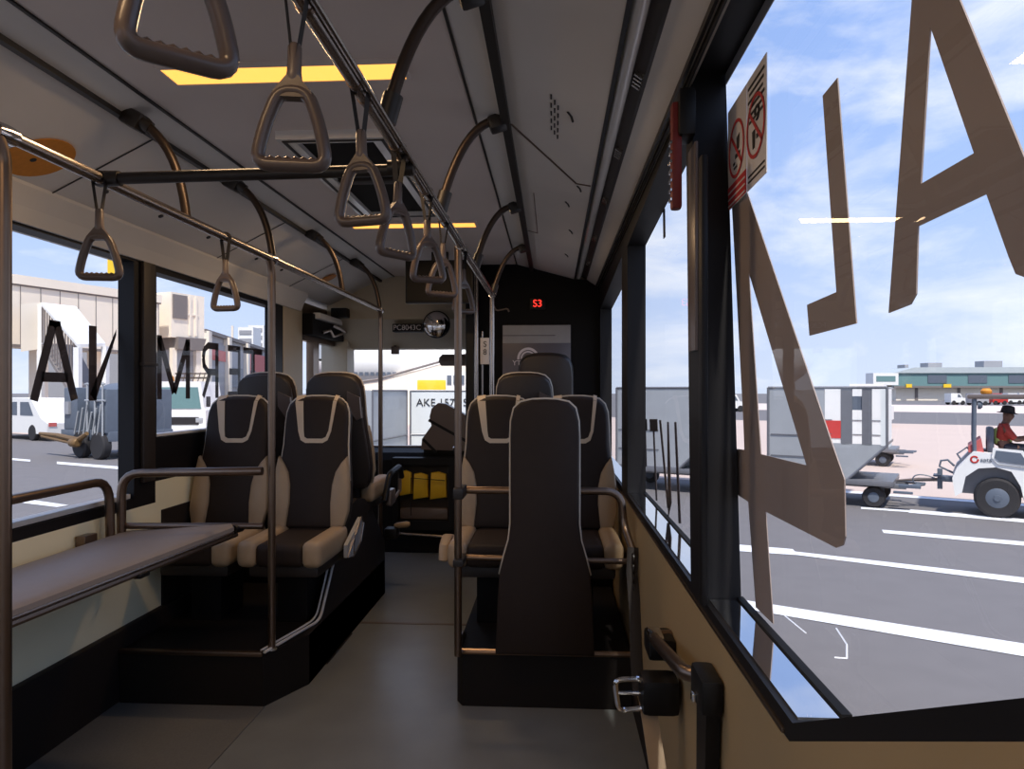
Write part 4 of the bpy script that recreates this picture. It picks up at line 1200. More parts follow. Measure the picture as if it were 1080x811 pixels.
b = MB(); FR.side(b, [(-.02, 1.12), (.31, 1.09), (.38, .96), (.36, .90), (.02, .94), (-.04, 1.0)], -0.045, -0.03); b.build('side_opening', 'truck_dark', t, smooth=False)
for s, l0 in ((0, 0.03), (0, 0.97), (1.62, 0.03), (1.62, 0.97)):
    b = MB()
    b.lathe([(0.20, 0.0), (0.29, 0.0), (0.325, 0.03), (0.33, 0.11), (0.325, 0.19), (0.29, 0.22), (0.20, 0.22)], FR.P(s, l0, 0.33), TL, 28)
    wv = b.build('wheel', 'tyre', t)
    b = MB(); o_ = -0.008 if l0 < 0.5 else 0.208
    b.lathe([(0.15, 0.0), (0.17, 0.012), (0.17, 0.03)], FR.P(s, l0 + o_, 0.33), TL, 24); b.lathe([(0.05, -0.02), (0.06, 0.02)], FR.P(s, l0 + o_, 0.33), TL, 12)
    b.build('hub', 'truck_dark', wv)
b = MB(); FR.box(b, -.42, 2.0, 0.02, 1.2, 1.96, 2.04, 0.03); b.build('canopy', 'plastic_grey', t)
for s, l in ((-.31, .08), (-.31, 1.14), (1.75, .08), (1.75, 1.14)):
    b = MB(); b.tube([FR.P(s, l, 1.02), FR.P(s - 0.01, l, 1.3), FR.P(s, l, 1.97)], 0.032, 10); b.build('canopy_post', 'truck_dark', t)
b = MB(); b.lathe([(0.07, 0), (0.085, 0.02), (0.085, 0.06), (0.05, 0.10)], FR.P(-.14, .5, 2.04), (0, 0, 1), 16); b.build('beacon', 'orange', t)
b = MB(); b.lathe([(0.04, 0), (0.07, 0.03), (0.07, 0.07)], FR.P(-.20, .12, 1.86), TF * -1, 14); b.build('work_lamp', 'truck_dark', t)
b = MB(); FR.box(b, -.14, -.03, .40, .85, 1.0, 1.48, 0.04); FR.box(b, -.08, .36, .40, .85, 0.98, 1.08, 0.04); b.build('seat', 'truck_dark', t)
b = MB(); FR.side(b, [(-.40, 1.06), (-.40, 1.16), (-.22, 1.30), (-.18, 1.06)], .1, 1.1); b.build('rear_guard', 'red_clad', t, smooth=False)
b = MB()
b.tube([FR.P(-.50, .2, .92), FR.P(-.56, .2, 1.02), FR.P(-.42, .2, 1.14), FR.P(-.36, .2, 1.06)], 0.016, 8); b.tube([FR.P(-.62, .35, .68), FR.P(-.82, .35, .78), FR.P(-.80, .35, .88), FR.P(-.70, .35, .90), FR.P(-.60, .35, .80)], 0.018, 8)
b.build('grab_handle', 'truck_dark', t)
b = MB(); FR.box(b, -.80, -.58, .5, .7, .50, .60, 0.02); FR.box(b, -.86, -.78, .56, .64, .36, .72, 0.01); FR.box(b, -.92, -.80, .5, .7, .58, .62, 0.01); b.build('hitch', 'truck_dark', t)
b = MB(); b.tube([FR.P(.62, .62, 1.0), FR.P(.50, .62, 1.26)], 0.02, 8); b.tube(arc(FR.P(.47, .62, 1.28), 0.17, 0, 2 * PI * 31 / 32, 31, (TL, (TF * 0.5 + Vector((0, 0, 0.87))))), 0.014, 8, closed=True); b.build('steering_wheel', 'black_matt', t)
rp = FR.P(-.315, -.006, .955)
b = MB(); b.tube(arc(rp, 0.050, 0.6, 2 * PI + 0.2, 20, (TF, (0, 0, 1))), 0.014, 8, ry=0.004, up=TL); b.build('emblem', 'red', t)
text_mesh('lettering', 'sats', 0.105, 'truck_dark', t, basis(FR.P(-.155, -.010, .955), TF, (0, 0, 1)), 0.002)

def skin_mesh(name, verts, edges, radii, material, parent, levels=2, root=0):
    me = bpy.data.meshes.new(name)
    off = OFF.get(parent.name, Vector((0, 0, 0)))
    me.from_pydata([tuple(Vector(v) - off) for v in verts], edges, [])
    o = bpy.data.objects.new(name + '_tmp', me)
    COL.objects.link(o)
    md = o.modifiers.new('Skin', 'SKIN')
    for i, r in enumerate(radii):
        sv = me.skin_vertices[0].data[i]
        sv.radius = (r, r) if not isinstance(r, tuple) else r
        sv.use_root = (i == root)
    sb = o.modifiers.new('Sub', 'SUBSURF'); sb.levels = levels; sb.render_levels = levels
    dg = bpy.context.evaluated_depsgraph_get()
    m2 = bpy.data.meshes.new_from_object(o.evaluated_get(dg))
    bpy.data.objects.remove(o)
    m2.materials.clear(); m2.materials.append(M[material]); m2.name = name
    m2.shade_smooth()
    r_ = bpy.data.objects.new(name, m2)
    COL.objects.link(r_)
    r_.parent = parent
    OFF[r_.name] = off
    return r_
# driver: seated, leaning a little forward, hands on the wheel
hip = (0.10, 1.13)
pr = thing('person', 'person in red sleeves, pale vest and brimmed hat driving the tractor', 'person', FR.P(.1, .62, 1.08))
lc = .62
def Q(s, h, l=0.0):
    return FR.P(s, lc + l, h)
V, E, R = [], [], []
def add(p, r, j=None):
    V.append(p); R.append(r)
    if j is not None:
        E.append((j, len(V) - 1))
    return len(V) - 1
pel = add(Q(.10, 1.15), 0.135)
wai = add(Q(.09, 1.27), 0.125, pel); che = add(Q(.10, 1.42), 0.145, wai); nb = add(Q(.125, 1.53), 0.075, che); nk = add(Q(.145, 1.57), 0.052, nb)
hd1 = add(Q(.165, 1.625), 0.075, nk); hd2 = add(Q(.17, 1.70), 0.092, hd1); hd3 = add(Q(.165, 1.765), 0.07, hd2)
nose = add(Q(.262, 1.665), 0.014, hd2)
hands = []
for sg in (-1, 1):
    sh = add(Q(.11, 1.485, sg * .17), 0.062, che); el = add(Q(.27, 1.27, sg * .22), 0.043, sh); wr = add(Q(.44, 1.31, sg * .17), 0.029, el); pa = add(Q(.505, 1.325, sg * .155), 0.036, wr)
    hands.append(pa)
    for k in range(4):
        b0 = add(Q(.53 + 0.002 * k, 1.355 - k * 0.018, sg * .15), 0.010, pa)
        b1 = add(Q(.555, 1.350 - k * 0.018, sg * .13), 0.009, b0)
        add(Q(.535, 1.345 - k * 0.018, sg * .112), 0.008, b1)
    tb_ = add(Q(.50, 1.345, sg * .125), 0.011, pa); add(Q(.522, 1.36, sg * .108), 0.009, tb_)
    hp_ = add(Q(.14, 1.12, sg * .10), 0.09, pel); kn = add(Q(.54, 1.12, sg * .13), 0.062, hp_); an = add(Q(.62, .74, sg * .13), 0.042, kn); he = add(Q(.62, .69, sg * .13), 0.04, an); add(Q(.78, .675, sg * .14), 0.032, he)
skin_mesh('body', V, E, R, 'skin', pr)
# clothes
def garment(name, pts, rr, mt, mirror=False):
    return skin_mesh(name, pts, [(i, i + 1) for i in range(len(pts) - 1)], rr, mt, pr)
V2, E2, R2 = [], [], []
def add2(p, r, j=None):
    V2.append(p); R2.append(r)
    if j is not None: E2.append((j, len(V2) - 1))
    return len(V2) - 1
a0 = add2(Q(.10, 1.14), 0.145); a1 = add2(Q(.09, 1.27), 0.14, a0); a2 = add2(Q(.10, 1.42), 0.158, a1); a3 = add2(Q(.122, 1.525), 0.078, a2)
for sg in (-1, 1):
    s1 = add2(Q(.11, 1.485, sg * .17), 0.074, a2); s2 = add2(Q(.215, 1.34, sg * .205), 0.062, s1); add2(Q(.275, 1.275, sg * .22), 0.055, s2)
skin_mesh('shirt', V2, E2, R2, 'shirt_red', pr)
garment('vest', [Q(.10, 1.16), Q(.09, 1.27), Q(.095, 1.40), Q(.11, 1.47)], [0.150, 0.150, 0.168, 0.115], 'vest')
for sg in (-1, 1):
    garment('trouser_leg', [Q(.10, 1.13, sg * .09), Q(.14, 1.12, sg * .10), Q(.54, 1.12, sg * .13), Q(.60, .82, sg * .13)], [0.10, 0.10, 0.075, 0.062], 'trousers')
    garment('shoe', [Q(.60, .70, sg * .13), Q(.68, .685, sg * .135), Q(.80, .675, sg * .14)], [0.05, 0.046, 0.036], 'black_matt')
b = MB()
b.lathe([(0.155, 0.0), (0.160, 0.004), (0.105, 0.022), (0.098, 0.07), (0.088, 0.115), (0.05, 0.132), (0.01, 0.135)], Q(.165, 1.715), (0.12 * TF.x, 0.12 * TF.y, 1), 24)
b.build('hat', 'hat', pr)
b = MB()
for sg in (-1, 1):
    b.lathe([(0.012, -0.006), (0.02, 0.0), (0.012, 0.006)], Q(.155, 1.675, sg * .098), TL, 10)
b.build('ears', 'skin', pr)

# ------------------------------------------------------------------ container dollies
def dolly(s0, lab, ln=2.15, fr=FR):
    t = thing('container_dolly', lab, 'dolly', fr.P(s0 + ln / 2, .75, 0), 'towed container dollies')
    b = MB(); fr.box(b, s0, s0 + ln, 0.0, 1.5, .40, .50, 0.015); fr.box(b, s0 - .12, s0 + ln + .18, .3, .42, .34, .42, 0.01); fr.box(b, s0 - .12, s0 + ln + .18, 1.08, 1.2, .34, .42, 0.01); b.build('deck', 'frame_grey', t)
    for s in (s0 + .32, s0 + ln - .32):
        for l in (0.10, 1.20):
            b = MB(); b.lathe([(0.09, 0), (0.17, 0.0), (0.19, 0.03), (0.19, 0.14), (0.17, 0.17), (0.09, 0.17)], fr.P(s, l, .19), fr.l, 20); wv = b.build('wheel', 'tyre', t)
            b = MB(); b.lathe([(0.04, -0.01), (0.09, 0.0), (0.09, 0.02)], fr.P(s, l - .005, .19), fr.l, 14); b.build('hub', 'truck_dark', wv)
    b = MB(); b.tube([fr.P(s0 + ln + .1, .35, .38), fr.P(s0 + ln + .45, .6, .42)], 0.025, 8); b.tube([fr.P(s0 + ln + .1, 1.15, .38), fr.P(s0 + ln + .45, .7, .42)], 0.025, 8)
    fr.box(b, s0 + ln + .08, s0 + ln + .42, .02, .10, .40, .46, 0.01); fr.box(b, s0 + ln, s0 + ln + .30, -.02, .06, .30, .34, 0.01)
    b.build('tow_frame', 'truck_dark', t)
    return t
sA = FR.s_at(938) - 2.06
dolly(sA - 0.03, 'container dolly towed first behind the white tractor')
t = thing('tow_bar', 'pale tow bar between the tractor and first dolly', 'tow bar', FR.P(-1.3, .6, .5))
b = MB(); b.tube([FR.P(-.86, .6, .52), FR.P(-1.15, .62, .50), FR.P(-1.55, .62, .46), FR.P(sA + 2.55, .64, .42)], [0.03, 0.035, 0.02, 0.02], 8); b.build('bar', 'plastic_grey', t)
b = MB(); b.tube(bez(FR.P(-.9, .55, .55), FR.P(-1.3, .5, .72), FR.P(-1.3, .5, .40), FR.P(sA + 2.5, .55, .44), 12), 0.012, 6); b.build('cable', 'truck_dark', t)

def container(s0, lab, text, fr=FR, m1='alu', open_=True, cut=True, red=False, w_=2.02, h1=2.16):
    t = thing('air_cargo_container', lab, 'cargo container', fr.P(s0 + w_ / 2, .75, .5), 'air cargo containers')
    e = s0 + w_; h0 = .505
    cs = 0.62 if cut else 0.0
    prof = [(s0, h0), (e - cs, h0), (e, h0 + cs), (e, h1), (s0, h1)] if cut else [(s0, h0), (e, h0), (e, h1), (s0, h1)]
    if open_:
        mid = s0 + 1.0
        b = MB(); fr.side(b, [(s0, h0), (mid, h0), (mid, h1), (s0, h1)], 0.03, 0.07)
        b.build('door_panel', m1, t, smooth=False)
        b = MB(); fr.side(b, [(mid, h0), (e - cs, h0), (e, h0 + cs), (e, 1.14), (mid, 1.14)], 0.03, 0.07); b.build('lower_panel', m1, t, smooth=False)
        b = MB()
        fr.box(b, mid + .28, mid + .46, .03, .08, 1.12, h1); b.build('post', 'frame_grey', t, smooth=False)
        b = MB(); fr.box(b, mid + .62, mid + .78, .03, .08, 1.12, h1); b.build('post', 'frame_grey', t, smooth=False)
        b = MB(); fr.box(b, e - .10, e, .02, .08, 1.12, h1); b.build('post', 'alu_white', t, smooth=False)
        b = MB(); fr.box(b, s0, e, 0.02, 1.45, h1 - .03, h1); b.build('roof', m1, t, smooth=False)
        b = MB(); fr.side(b, [(s0, h0), (e - cs, h0), (e, h0 + cs), (e, h0 + cs + .05), (e - cs - .02, h0 + .05), (s0, h0 + .05)], .07, 1.45); b.build('floor_tray', 'frame_grey', t, smooth=False)
        b = MB(); fr.side(b, [(s0, h0), (s0 + .04, h0), (s0 + .04, h1), (s0, h1)], .07, 1.45); b.build('end_panel', m1, t, smooth=False)
        b = MB(); fr.box(b, e - .62, e - .30, .05, .09, 1.75, 2.0, 0); b.build('document_pocket', 'truck_dark', t, smooth=False)
    else:
        b = MB(); fr.side(b, prof, 0.03, 1.45); b.build('shell', m1, t, smooth=False)
        if red:
            b = MB(); fr.box(b, s0 + .02, e - .02, 0.012, 0.03, 0.75, 1.25); b.build('red_band', 'red', t, smooth=False)
    b = MB()
    for i in range(len(prof)):
        p, q = prof[i], prof[(i + 1) % len(prof)]
        b.tube([fr.P(p[0], .03, p[1]), fr.P(q[0], .03, q[1])], 0.025, 6)
    fr.box(b, s0 + .05, s0 + .95, .012, .03, 1.26, 1.28); fr.box(b, s0 + .05, s0 + .95, .012, .03, 0.86, 0.88)
    b.build('edge_rail', 'frame_grey', t)
    if text:
        text_mesh('lettering', text, 0.20, 'ink', t, basis(fr.P(s0 + .55, .015, 1.93), fr.f, (0, 0, 1)), 0.002)
    return t
container(sA, 'grey open sided container with lettering, on the dolly behind the tractor', 'AKE')
sB = sA - 3.15
dolly(sB - 0.03, 'container dolly second in the tow, seen through the second right window')
container(sB, 'plain grey closed container second in the tow', None, open_=False)
sC = sB - 3.15
dolly(sC - 0.03, 'container dolly third in the tow')
container(sC, 'plain grey closed container third in the tow', None, open_=False)
fb = Frame(at_z(880, 490, GZ))
dolly(fb.s_at(838), 'parked container dolly behind the towed train', 2.6, fb)
container(fb.s_at(840), 'white container with red band parked behind the towed train', 'AKN', fb, 'alu_white', False, False, True, 1.2, 2.2)
container(fb.s_at(840) + 1.25, 'plain white container parked behind the towed train', None, fb, 'alu_white', False, False, False, 1.1, 2.2)

# ------------------------------------------------------------------ vehicles built from a side outline
def vehicle(name, lab, cat, O, f, outline, width, wheels, wr, mbody, glass=(), group=None):
    fr = Frame(O, f)
    t = thing(name, lab, cat, O, group)
    b = MB(); fr.side(b, outline, 0, width); b.build('body', mbody, t, smooth=False)
    for s in wheels:
        for l in (-0.02, width - .2):
            b = MB(); b.lathe([(wr * .5, 0), (wr * .9, 0), (wr, 0.03), (wr, 0.19), (wr * .9, 0.22), (wr * .5, 0.22)], fr.P(s, l, wr), fr.l, 20); b.build('wheel', 'tyre', t)
    for poly in glass:
        b = MB(); fr.side(b, poly, -0.012, 0.0); b.build('side_window', 'truck_dark', t, smooth=False)
    return t, fr
# far right: terminal pier, vehicles
A_ = at_d(945, HY, 150); A_.z = GZ
fp = Frame(A_, ray(1500, HY) - ray(945, HY))
t = thing('terminal_building', 'long teal glazed terminal pier across the apron seen through the near right window', 'building', A_)
b = MB(); fp.box(b, 0, 90, 0, 6, 0, 3.0); b.build('ground_floor', 'bridge', t, smooth=False)
b = MB(); fp.box(b, -1, 90, -1.2, 6, 3.0, 5.9); b.build('glazed_floor', 'teal', t, smooth=False)
b = MB(); fp.side(b, [(-1.5, 5.8), (90, 5.8), (90, 7.2), (3, 7.0)], -1.6, 7); b.build('roof', 'roof_grey', t, smooth=False)
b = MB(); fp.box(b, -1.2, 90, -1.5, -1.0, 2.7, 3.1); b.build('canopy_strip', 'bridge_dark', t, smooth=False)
for k in range(5):
    b = MB(); fp.box(b, 6 + k * 8.5, 10 + k * 8.5, -1.32, -1.1, 3.7, 5.4); b.build('window', 'truck_dark', t, smooth=False)
for k in range(5):
    b = MB(); fp.box(b, 4 + k * 9, 4.6 + k * 9, -0.15, 0.1, 0, 2.8); b.build('pier', 'bridge_dark', t, smooth=False)
for s, w_, h_ in ((8, 3, 1.0), (20, 4, 1.4), (34, 2, .8), (3, .8, .6)):
    b = MB(); fp.box(b, s, s + w_, 2, 5, 6.9, 7.1 + h_); b.build('roof_plant', 'grey_clad', t, smooth=False)
for px, w_, mt, lab in ((990, 1.6, 'yellow', 'yellow marker board left on the far pier canopy'), (951, 1.2, 'yellow', 'yellow marker board at the left end of the far pier canopy')):
    s = fp.s_at(px)
    o = MB(); fp.box(o, s, s + w_, -1.75, -1.55, 2.75, 3.5); o = o.build('marker_board', mt, smooth=False); tag(o, lab, 'sign')
A2 = at_d(921, HY, 140); A2.z = GZ
fq = Frame(A2, ray(1500, HY) - ray(921, HY))
t = thing('boarding_bridge', 'small white boarding bridge at the left end of the far terminal pier', 'boarding bridge', A2)
b = MB(); fq.box(b, 0, 5, 0, 3, 3.2, 5.6); b.build('cabin', 'white', t, smooth=False)
b = MB(); fq.box(b, .6, 4.4, -.05, 0, 3.9, 5.0); b.build('window', 'teal', t, smooth=False)
for s in (.6, 3.6):
    b = MB(); fq.box(b, s, s + .6, 1, 1.6, 0, 3.2); b.build('leg', 'bridge_dark', t, smooth=False)
b = MB(); fq.box(b, -.4, 2.5, -.2, 2.6, .2, 1.8); b.build('equipment_cabinet', 'white', t, smooth=False)
vans = [(762, 1.0, 70, 'white', 'small white van far off beside the brown figure on the near right window'), (775, 1.0, 74, 'grey_clad', 'small grey van far off, left of the towed container'),
        (1003, 1.0, 105, 'white', 'white van parked before the far pier, left of the tractor canopy'), (1026, 1.0, 100, 'grey_clad', 'grey van parked before the far pier, next to the canopy post'),
        (1047, 1.0, 105, 'red', 'red van parked before the far pier, seen under the canopy'), (1063, 1.0, 108, 'white', 'white van under the canopy, right of the red van'), (1075, 1.0, 112, 'white', 'white van under the canopy at the picture edge')]
for px, k, D, mt, lab in vans:
    O = at_d(px, HY, D); O.z = GZ
    vehicle('service_van', lab, 'van', O, ray(1500, HY) - ray(900, HY), [(0, .35), (2.3, .35), (2.3, .95), (1.75, 1.05), (1.4, 1.7), (0, 1.7)], 1.6, (.45, 1.8), .32, mt, [[(1.0, 1.1), (1.55, 1.1), (1.3, 1.55), (1.0, 1.55)]], 'vans far off on the apron')
O = at_d(896, HY, 42); O.z = GZ
t, fr_ = vehicle('service_van', 'white box van with square window behind the towed container end', 'van', O, TF, [(0, .4), (2.2, .4), (2.2, 1.2), (1.9, 1.3), (1.8, 2.5), (0, 2.5)], 1.8, (.5, 1.7), .35, 'white', [[(.5, 1.5), (1.3, 1.5), (1.3, 2.2), (.5, 2.2)]])

# left side: jet bridge with its stair
zt1 = 7.62
P1, P2 = at_d(-75, HY, 34.3), at_d(168, HY, 46.3)
P1.z = P2.z = 0
fj = Frame((P1.x, P1.y, GZ), P2 - P1)
Lj = (P2 - P1).length
t = thing('jet_bridge', 'cream boarding bridge tunnel beyond the left windows with a white roofed stair', 'boarding bridge', fj.O)
b = MB(); fj.box(b, 0, Lj, 0, 3.4, 4.55, 7.95); b.build('tunnel', 'bridge', t, smooth=False)
b = MB(); fj.box(b, -.1, Lj + .1, -.12, 3.5, 7.85, 8.35); b.build('roof_edge', 'bridge', t, smooth=False)
b = MB(); fj.box(b, -.1, Lj + .1, -.06, 0.0, 7.76, 7.86); fj.box(b, 0, Lj, -.05, 0.0, 4.45, 4.6); b.build('roof_line', 'bridge_dark', t, smooth=False)
b = MB()
for k in range(12):
    s = 1.0 + k * Lj / 12
    fj.box(b, s, s + .03, -.02, 0.0, 4.6, 7.8)
b.build('panel_joint', 'bridge_dark', t, smooth=False)
for px in (60, 120):
    s = fj.s_at(px)
    b = MB(); fj.box(b, s - .3, s + .3, 1.2, 2.0, 0, 4.6); b.build('support_column', 'bridge', t, smooth=False)
A1, A2_ = at_d(43, 319, 35), at_d(80, 323, 36.6)
B1, B2 = at_d(82, 363, 30.5), at_d(111, 362, 32)
b = MB(); b.prism([A1, A2_, B2, B1], (0, 0, -0.14)); b.build('stair_roof', 'white', t, smooth=False)
L1 = at_d(22, 321, 34.3)
b = MB(); b.prism([L1, A1, A1 + Vector((0, 0, -2.3)), L1 + Vector((0, 0, -2.3))], (at_d(22, 321, 37.5) - L1)); b.build('stair_landing', 'bridge', t, smooth=False)
dn = Vector((0, 0, -2.0))
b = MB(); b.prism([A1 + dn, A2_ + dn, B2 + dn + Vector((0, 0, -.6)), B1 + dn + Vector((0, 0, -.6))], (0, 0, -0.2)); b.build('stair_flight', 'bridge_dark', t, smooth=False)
b = MB()
for k in range(14):
    u = (k + .5) / 14
    p = A1.lerp(B1, u); q = p + Vector((0, 0, -1.9 - .5 * u)); e_ = (B1 - A1).normalized() * 0.05
    b.prism([p - e_ + Vector((0, 0, -.14)), p + e_ + Vector((0, 0, -.14)), q + e_, q - e_], (A2_ - A1).normalized() * 0.05)
b.build('stair_screen', 'bridge_dark', t, smooth=False)
for p in (A1, A2_, B1, B2):
    b = MB(); b.box((p.x - .12, p.y - .12, GZ), (p.x + .12, p.y + .12, p.z - .14)); b.build('stair_post', 'white', t, smooth=False)
# rotunda end
Oc = at_d(176, HY, 47.6); Oc.z = GZ
fc = Frame(Oc, P2 - P1)
t = thing('bridge_rotunda', 'cream bridge head block with louvred window at the end of the tunnel', 'boarding bridge', Oc)
Lc = fc.s_at(211)
b = MB(); fc.box(b, 0, Lc, -.4, 3.6, 5.7, 8.75); b.build('cabin', 'bridge', t, smooth=False)
b = MB(); fc.box(b, .1, Lc * .45, -.5, -.4, 7.0, 8.6); b.build('window', 'bridge_dark', t, smooth=False)
b = MB(); fc.box(b, Lc * .52, Lc * .58, -.48, -.4, 5.9, 8.6); fc.box(b, Lc * .7, Lc * .76, -.48, -.4, 5.9, 8.6); fc.box(b, Lc * .46, Lc * .8, -.47, -.4, 7.3, 7.4); b.build('mullion', 'bridge', t, smooth=False)
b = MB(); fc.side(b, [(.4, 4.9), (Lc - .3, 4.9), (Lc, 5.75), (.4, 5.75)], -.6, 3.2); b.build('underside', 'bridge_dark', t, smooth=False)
b = MB(); fc.box(b, .4, Lc - .4, 0, 2.6, 0, 4.9); b.build('column', 'grey_clad', t, smooth=False)
b = MB(); fc.box(b, .2, .55, -.3, 0, 0, 5.0); fc.box(b, Lc - .6, Lc - .2, -.3, 0, 0, 5.0); b.build('column_edge', 'bridge', t, smooth=False)
# low terminal wing with red ends
Ow = at_d(214, HY, 55); Ow.z = GZ
Pw = at_d(284, HY, 84); Pw.z = GZ
fw_ = Frame(Ow, Pw - Ow)
Lw = (Pw - Ow).length
t = thing('terminal_building', 'grey and red low terminal wing behind the second left window', 'building', Ow)
b = MB(); fw_.box(b, 0, Lw, 0, 12, 0, 6.7); b.build('wall', 'grey_clad', t, smooth=False)
sa, sb_ = fw_.s_at(236.5), fw_.s_at(256.5)
for s0, s1, mt in ((.4, sa - .3, 'grey_clad'), (sa + .8, sb_ - .4, 'grey_clad'), (sb_ + 1.0, Lw, 'red_clad')):
    b = MB(); fw_.box(b, s0, s1, -.12, 0, 1.2, 6.0); b.build('cladding', mt, t, smooth=False)
b = MB(); fw_.box(b, .4, sa - .3, -.2, -.12, 4.6, 5.5); b.build('red_band', 'red_clad', t, smooth=False)
for s0, s1 in ((sa + 1.4, sb_ - 1.5), (sb_ + 3, Lw - 10)):
    b = MB(); fw_.box(b, s0, s1, -.3, -.1, 2.4, 4.2); b.build('window', 'truck_dark', t, smooth=False)
for s in (0, sa, sb_):
    b = MB(); fw_.box(b, s - .2, s + .7, -.5, .2, 0, 6.75); b.build('pilaster', 'bridge', t, smooth=False)
b = MB(); fw_.box(b, -.2, Lw, -.3, 12, 6.6, 6.9); b.build('roof_edge', 'bridge_dark', t, smooth=False)
for px, w_, hh, lab in ((259, 8, 345, 'pale tower block far off, left of the pair above the red wing'), (270, 9, 343, 'pale tower block far off, right of the pair above the red wing')):
    O = at_d(px, HY, 260 if px < 265 else 285); O.z = GZ
    ft = Frame(O, ray(900, HY) - ray(0, HY))
    t = thing('tower_block', lab, 'building', O, 'far tower blocks')
    H_ = 1.4 + (HY - hh) * (260 if px < 265 else 285) / F - GZ
    b = MB(); ft.box(b, -w_ * .35, w_ * .35, 0, 8, 0, H_); b.build('wall', 'white', t, smooth=False)
    for k in range(4):
        b = MB(); ft.box(b, -w_ * .28, w_ * .28, -.3, 0, H_ - 2.6 - k * 3.0, H_ - 1.2 - k * 3.0); b.build('window_row', 'grey_clad', t, smooth=False)
O = at_d(245, HY, 200); O.z = GZ
t = thing('roof_mast', 'thin pale mast on the skyline above the grey terminal wing', 'mast', O)
b = MB(); b.tube([O, O + Vector((0, 0, 20.5))], 0.35, 6); b.build('mast', 'bridge', t)
b = MB(); b.box(O + Vector((-2.2, -.5, 15.5)), O + Vector((2.2, .5, 16.3))); b.build('cross_arm', 'red_clad', t, smooth=False)

# yellow board close outside the left windows
p = at_d(122, 281, 12.0)
t = thing('gate_sign', 'yellow sign board on a post outside behind the near left strap', 'sign', (p.x, p.y, GZ))
r_ = Vector((CS, SN, 0))
b = MB(); b.prism([p - r_ * .14 + Vector((0, 0, -.19)), p + r_ * .32 + Vector((0, 0, -.19)), p + r_ * .32 + Vector((0, 0, .16)), p - r_ * .14 + Vector((0, 0, .16))], (0, 0.05, 0)); b.build('board', 'yellow', t, smooth=False)
b = MB(); b.tube([(p.x + .22, p.y + .1, GZ), (p.x + .22, p.y + .1, p.z + .1)], 0.05, 10); b.build('post', 'steel_dark', t)

# white van at the left picture edge
O = at_z(50, 466, GZ) - TF * 5.05
t, fr_ = vehicle('service_van', 'white van at the left picture edge outside the near left window', 'van', O, TF,
                 [(-.6, .3), (5.0, .3), (5.05, .75), (4.5, .95), (3.7, 1.68), (3.4, 1.78), (-.6, 1.78)], 1.7, (.6, 3.75), .34, 'white',
                 [[(2.7, 1.05), (3.85, 1.05), (3.45, 1.62), (2.7, 1.62)], [(.3, 1.05), (2.4, 1.05), (2.4, 1.62), (.3, 1.62)]])
b = MB(); fr_.box(b, 4.85, 5.06, .05, .35, .62, .78); b.build('head_lamp', 'red_clad', t, smooth=False)
b = MB(); fr_.side(b, [(3.95, .96), (4.45, .96), (3.72, 1.62)], .1, 1.6); b.build('windscreen', 'truck_dark', t, smooth=False)

# dark service truck with pipes
O = at_z(62, 481, GZ)
fs = Frame(O, TF)
KS = fs.s_at(110) / 4.3
fs.f = fs.f * KS
t = thing('service_truck', 'slate blue service truck with pipes and brown boom under the mirrored capitals', 'truck', O)
b = MB(); fs.box(b, -.3, 4.3, .15, 2.2, .55, .85, 0.02); b.build('chassis', 'truck_dark', t)
b = MB(); fs.box(b, .0, 1.3, .15, 2.2, .85, 2.2, 0.05); b.build('equipment_box', 'truck_dark', t)
b = MB(); b.lathe([(.3, 0), (.72, .15), (.75, .4), (.75, 1.7), (.72, 1.9), (.3, 2.0)], fs.P(1.2, 1.2, 1.6), TF * KS, 24); b.build('tank', 'truck_dark', t)
b = MB(); fs.box(b, 3.1, 4.2, .1, 2.2, .8, 2.15, 0.05); b.build('cabinet', 'truck_dark', t)
b = MB(); fs.box(b, .25, .7, .08, .15, 1.35, 1.75); b.build('document_panel', 'grey_clad', t, smooth=False)
b = MB()
for k in range(6):
    s = 1.5 + k * .42
    b.tube([fs.P(s, .02, .75), fs.P(s + .35, .02, 1.45 + .12 * (k % 3))], 0.03, 6)
for k in range(3):
    b.tube([fs.P(2.6 + k * .7, .05, .7), fs.P(2.6 + k * .7, .05, 2.35)], 0.03, 6)
b.tube([fs.P(2.4, .05, 2.3), fs.P(4.2, .05, 2.3)], 0.03, 6); b.tube([fs.P(2.4, .05, 1.8), fs.P(4.2, .05, 1.8)], 0.03, 6)
b.build('pipework', 'alu', t)
b = MB(); b.tube([fs.P(-1.6, -.1, .70), fs.P(.2, -.1, .68), fs.P(2.4, -.15, .58), fs.P(3.2, -.15, .80)], [.05, .07, .09, .06], 8); b.tube([fs.P(-1.4, -.1, .62), fs.P(1.6, -.15, .48)], 0.05, 8)
b.lathe([(.10, 0), (.14, .05), (.14, .35), (.10, .40)], fs.P(1.9, -.2, .5), TF, 12); b.build('boom', 'brass', t)
for s in (1.9, 3.6):
    for l in (.0, 1.95):
        b = MB(); b.lathe([(.2, 0), (.38, 0), (.42, .04), (.42, .22), (.38, .26), (.2, .26)], fs.P(s, l, .42), fs.l, 22); b.build('wheel', 'tyre', t)
for i, (px, lab) in enumerate(((52, 'red and white barrier block behind the white van'), (60, 'red and white barrier block behind the slate truck box'), (69, 'red and white barrier block next to the slate truck'))):
    O = at_z(px, 452, GZ)
    fb_ = Frame(O, TF)
    t = thing('barrier_block', lab, 'barrier', O, 'barrier blocks by the left road')
    b = MB(); fb_.box(b, -.25, .3, 0, .3, 0, .8, 0.03); fb_.box(b, -.2, .25, .05, .25, .8, 1.0, .03); b.build('block', 'white', t)
    b = MB(); fb_.box(b, -.27, .32, -.02, .1, .55, 1.6, 0.02); b.build('red_panel', 'red_clad', t)

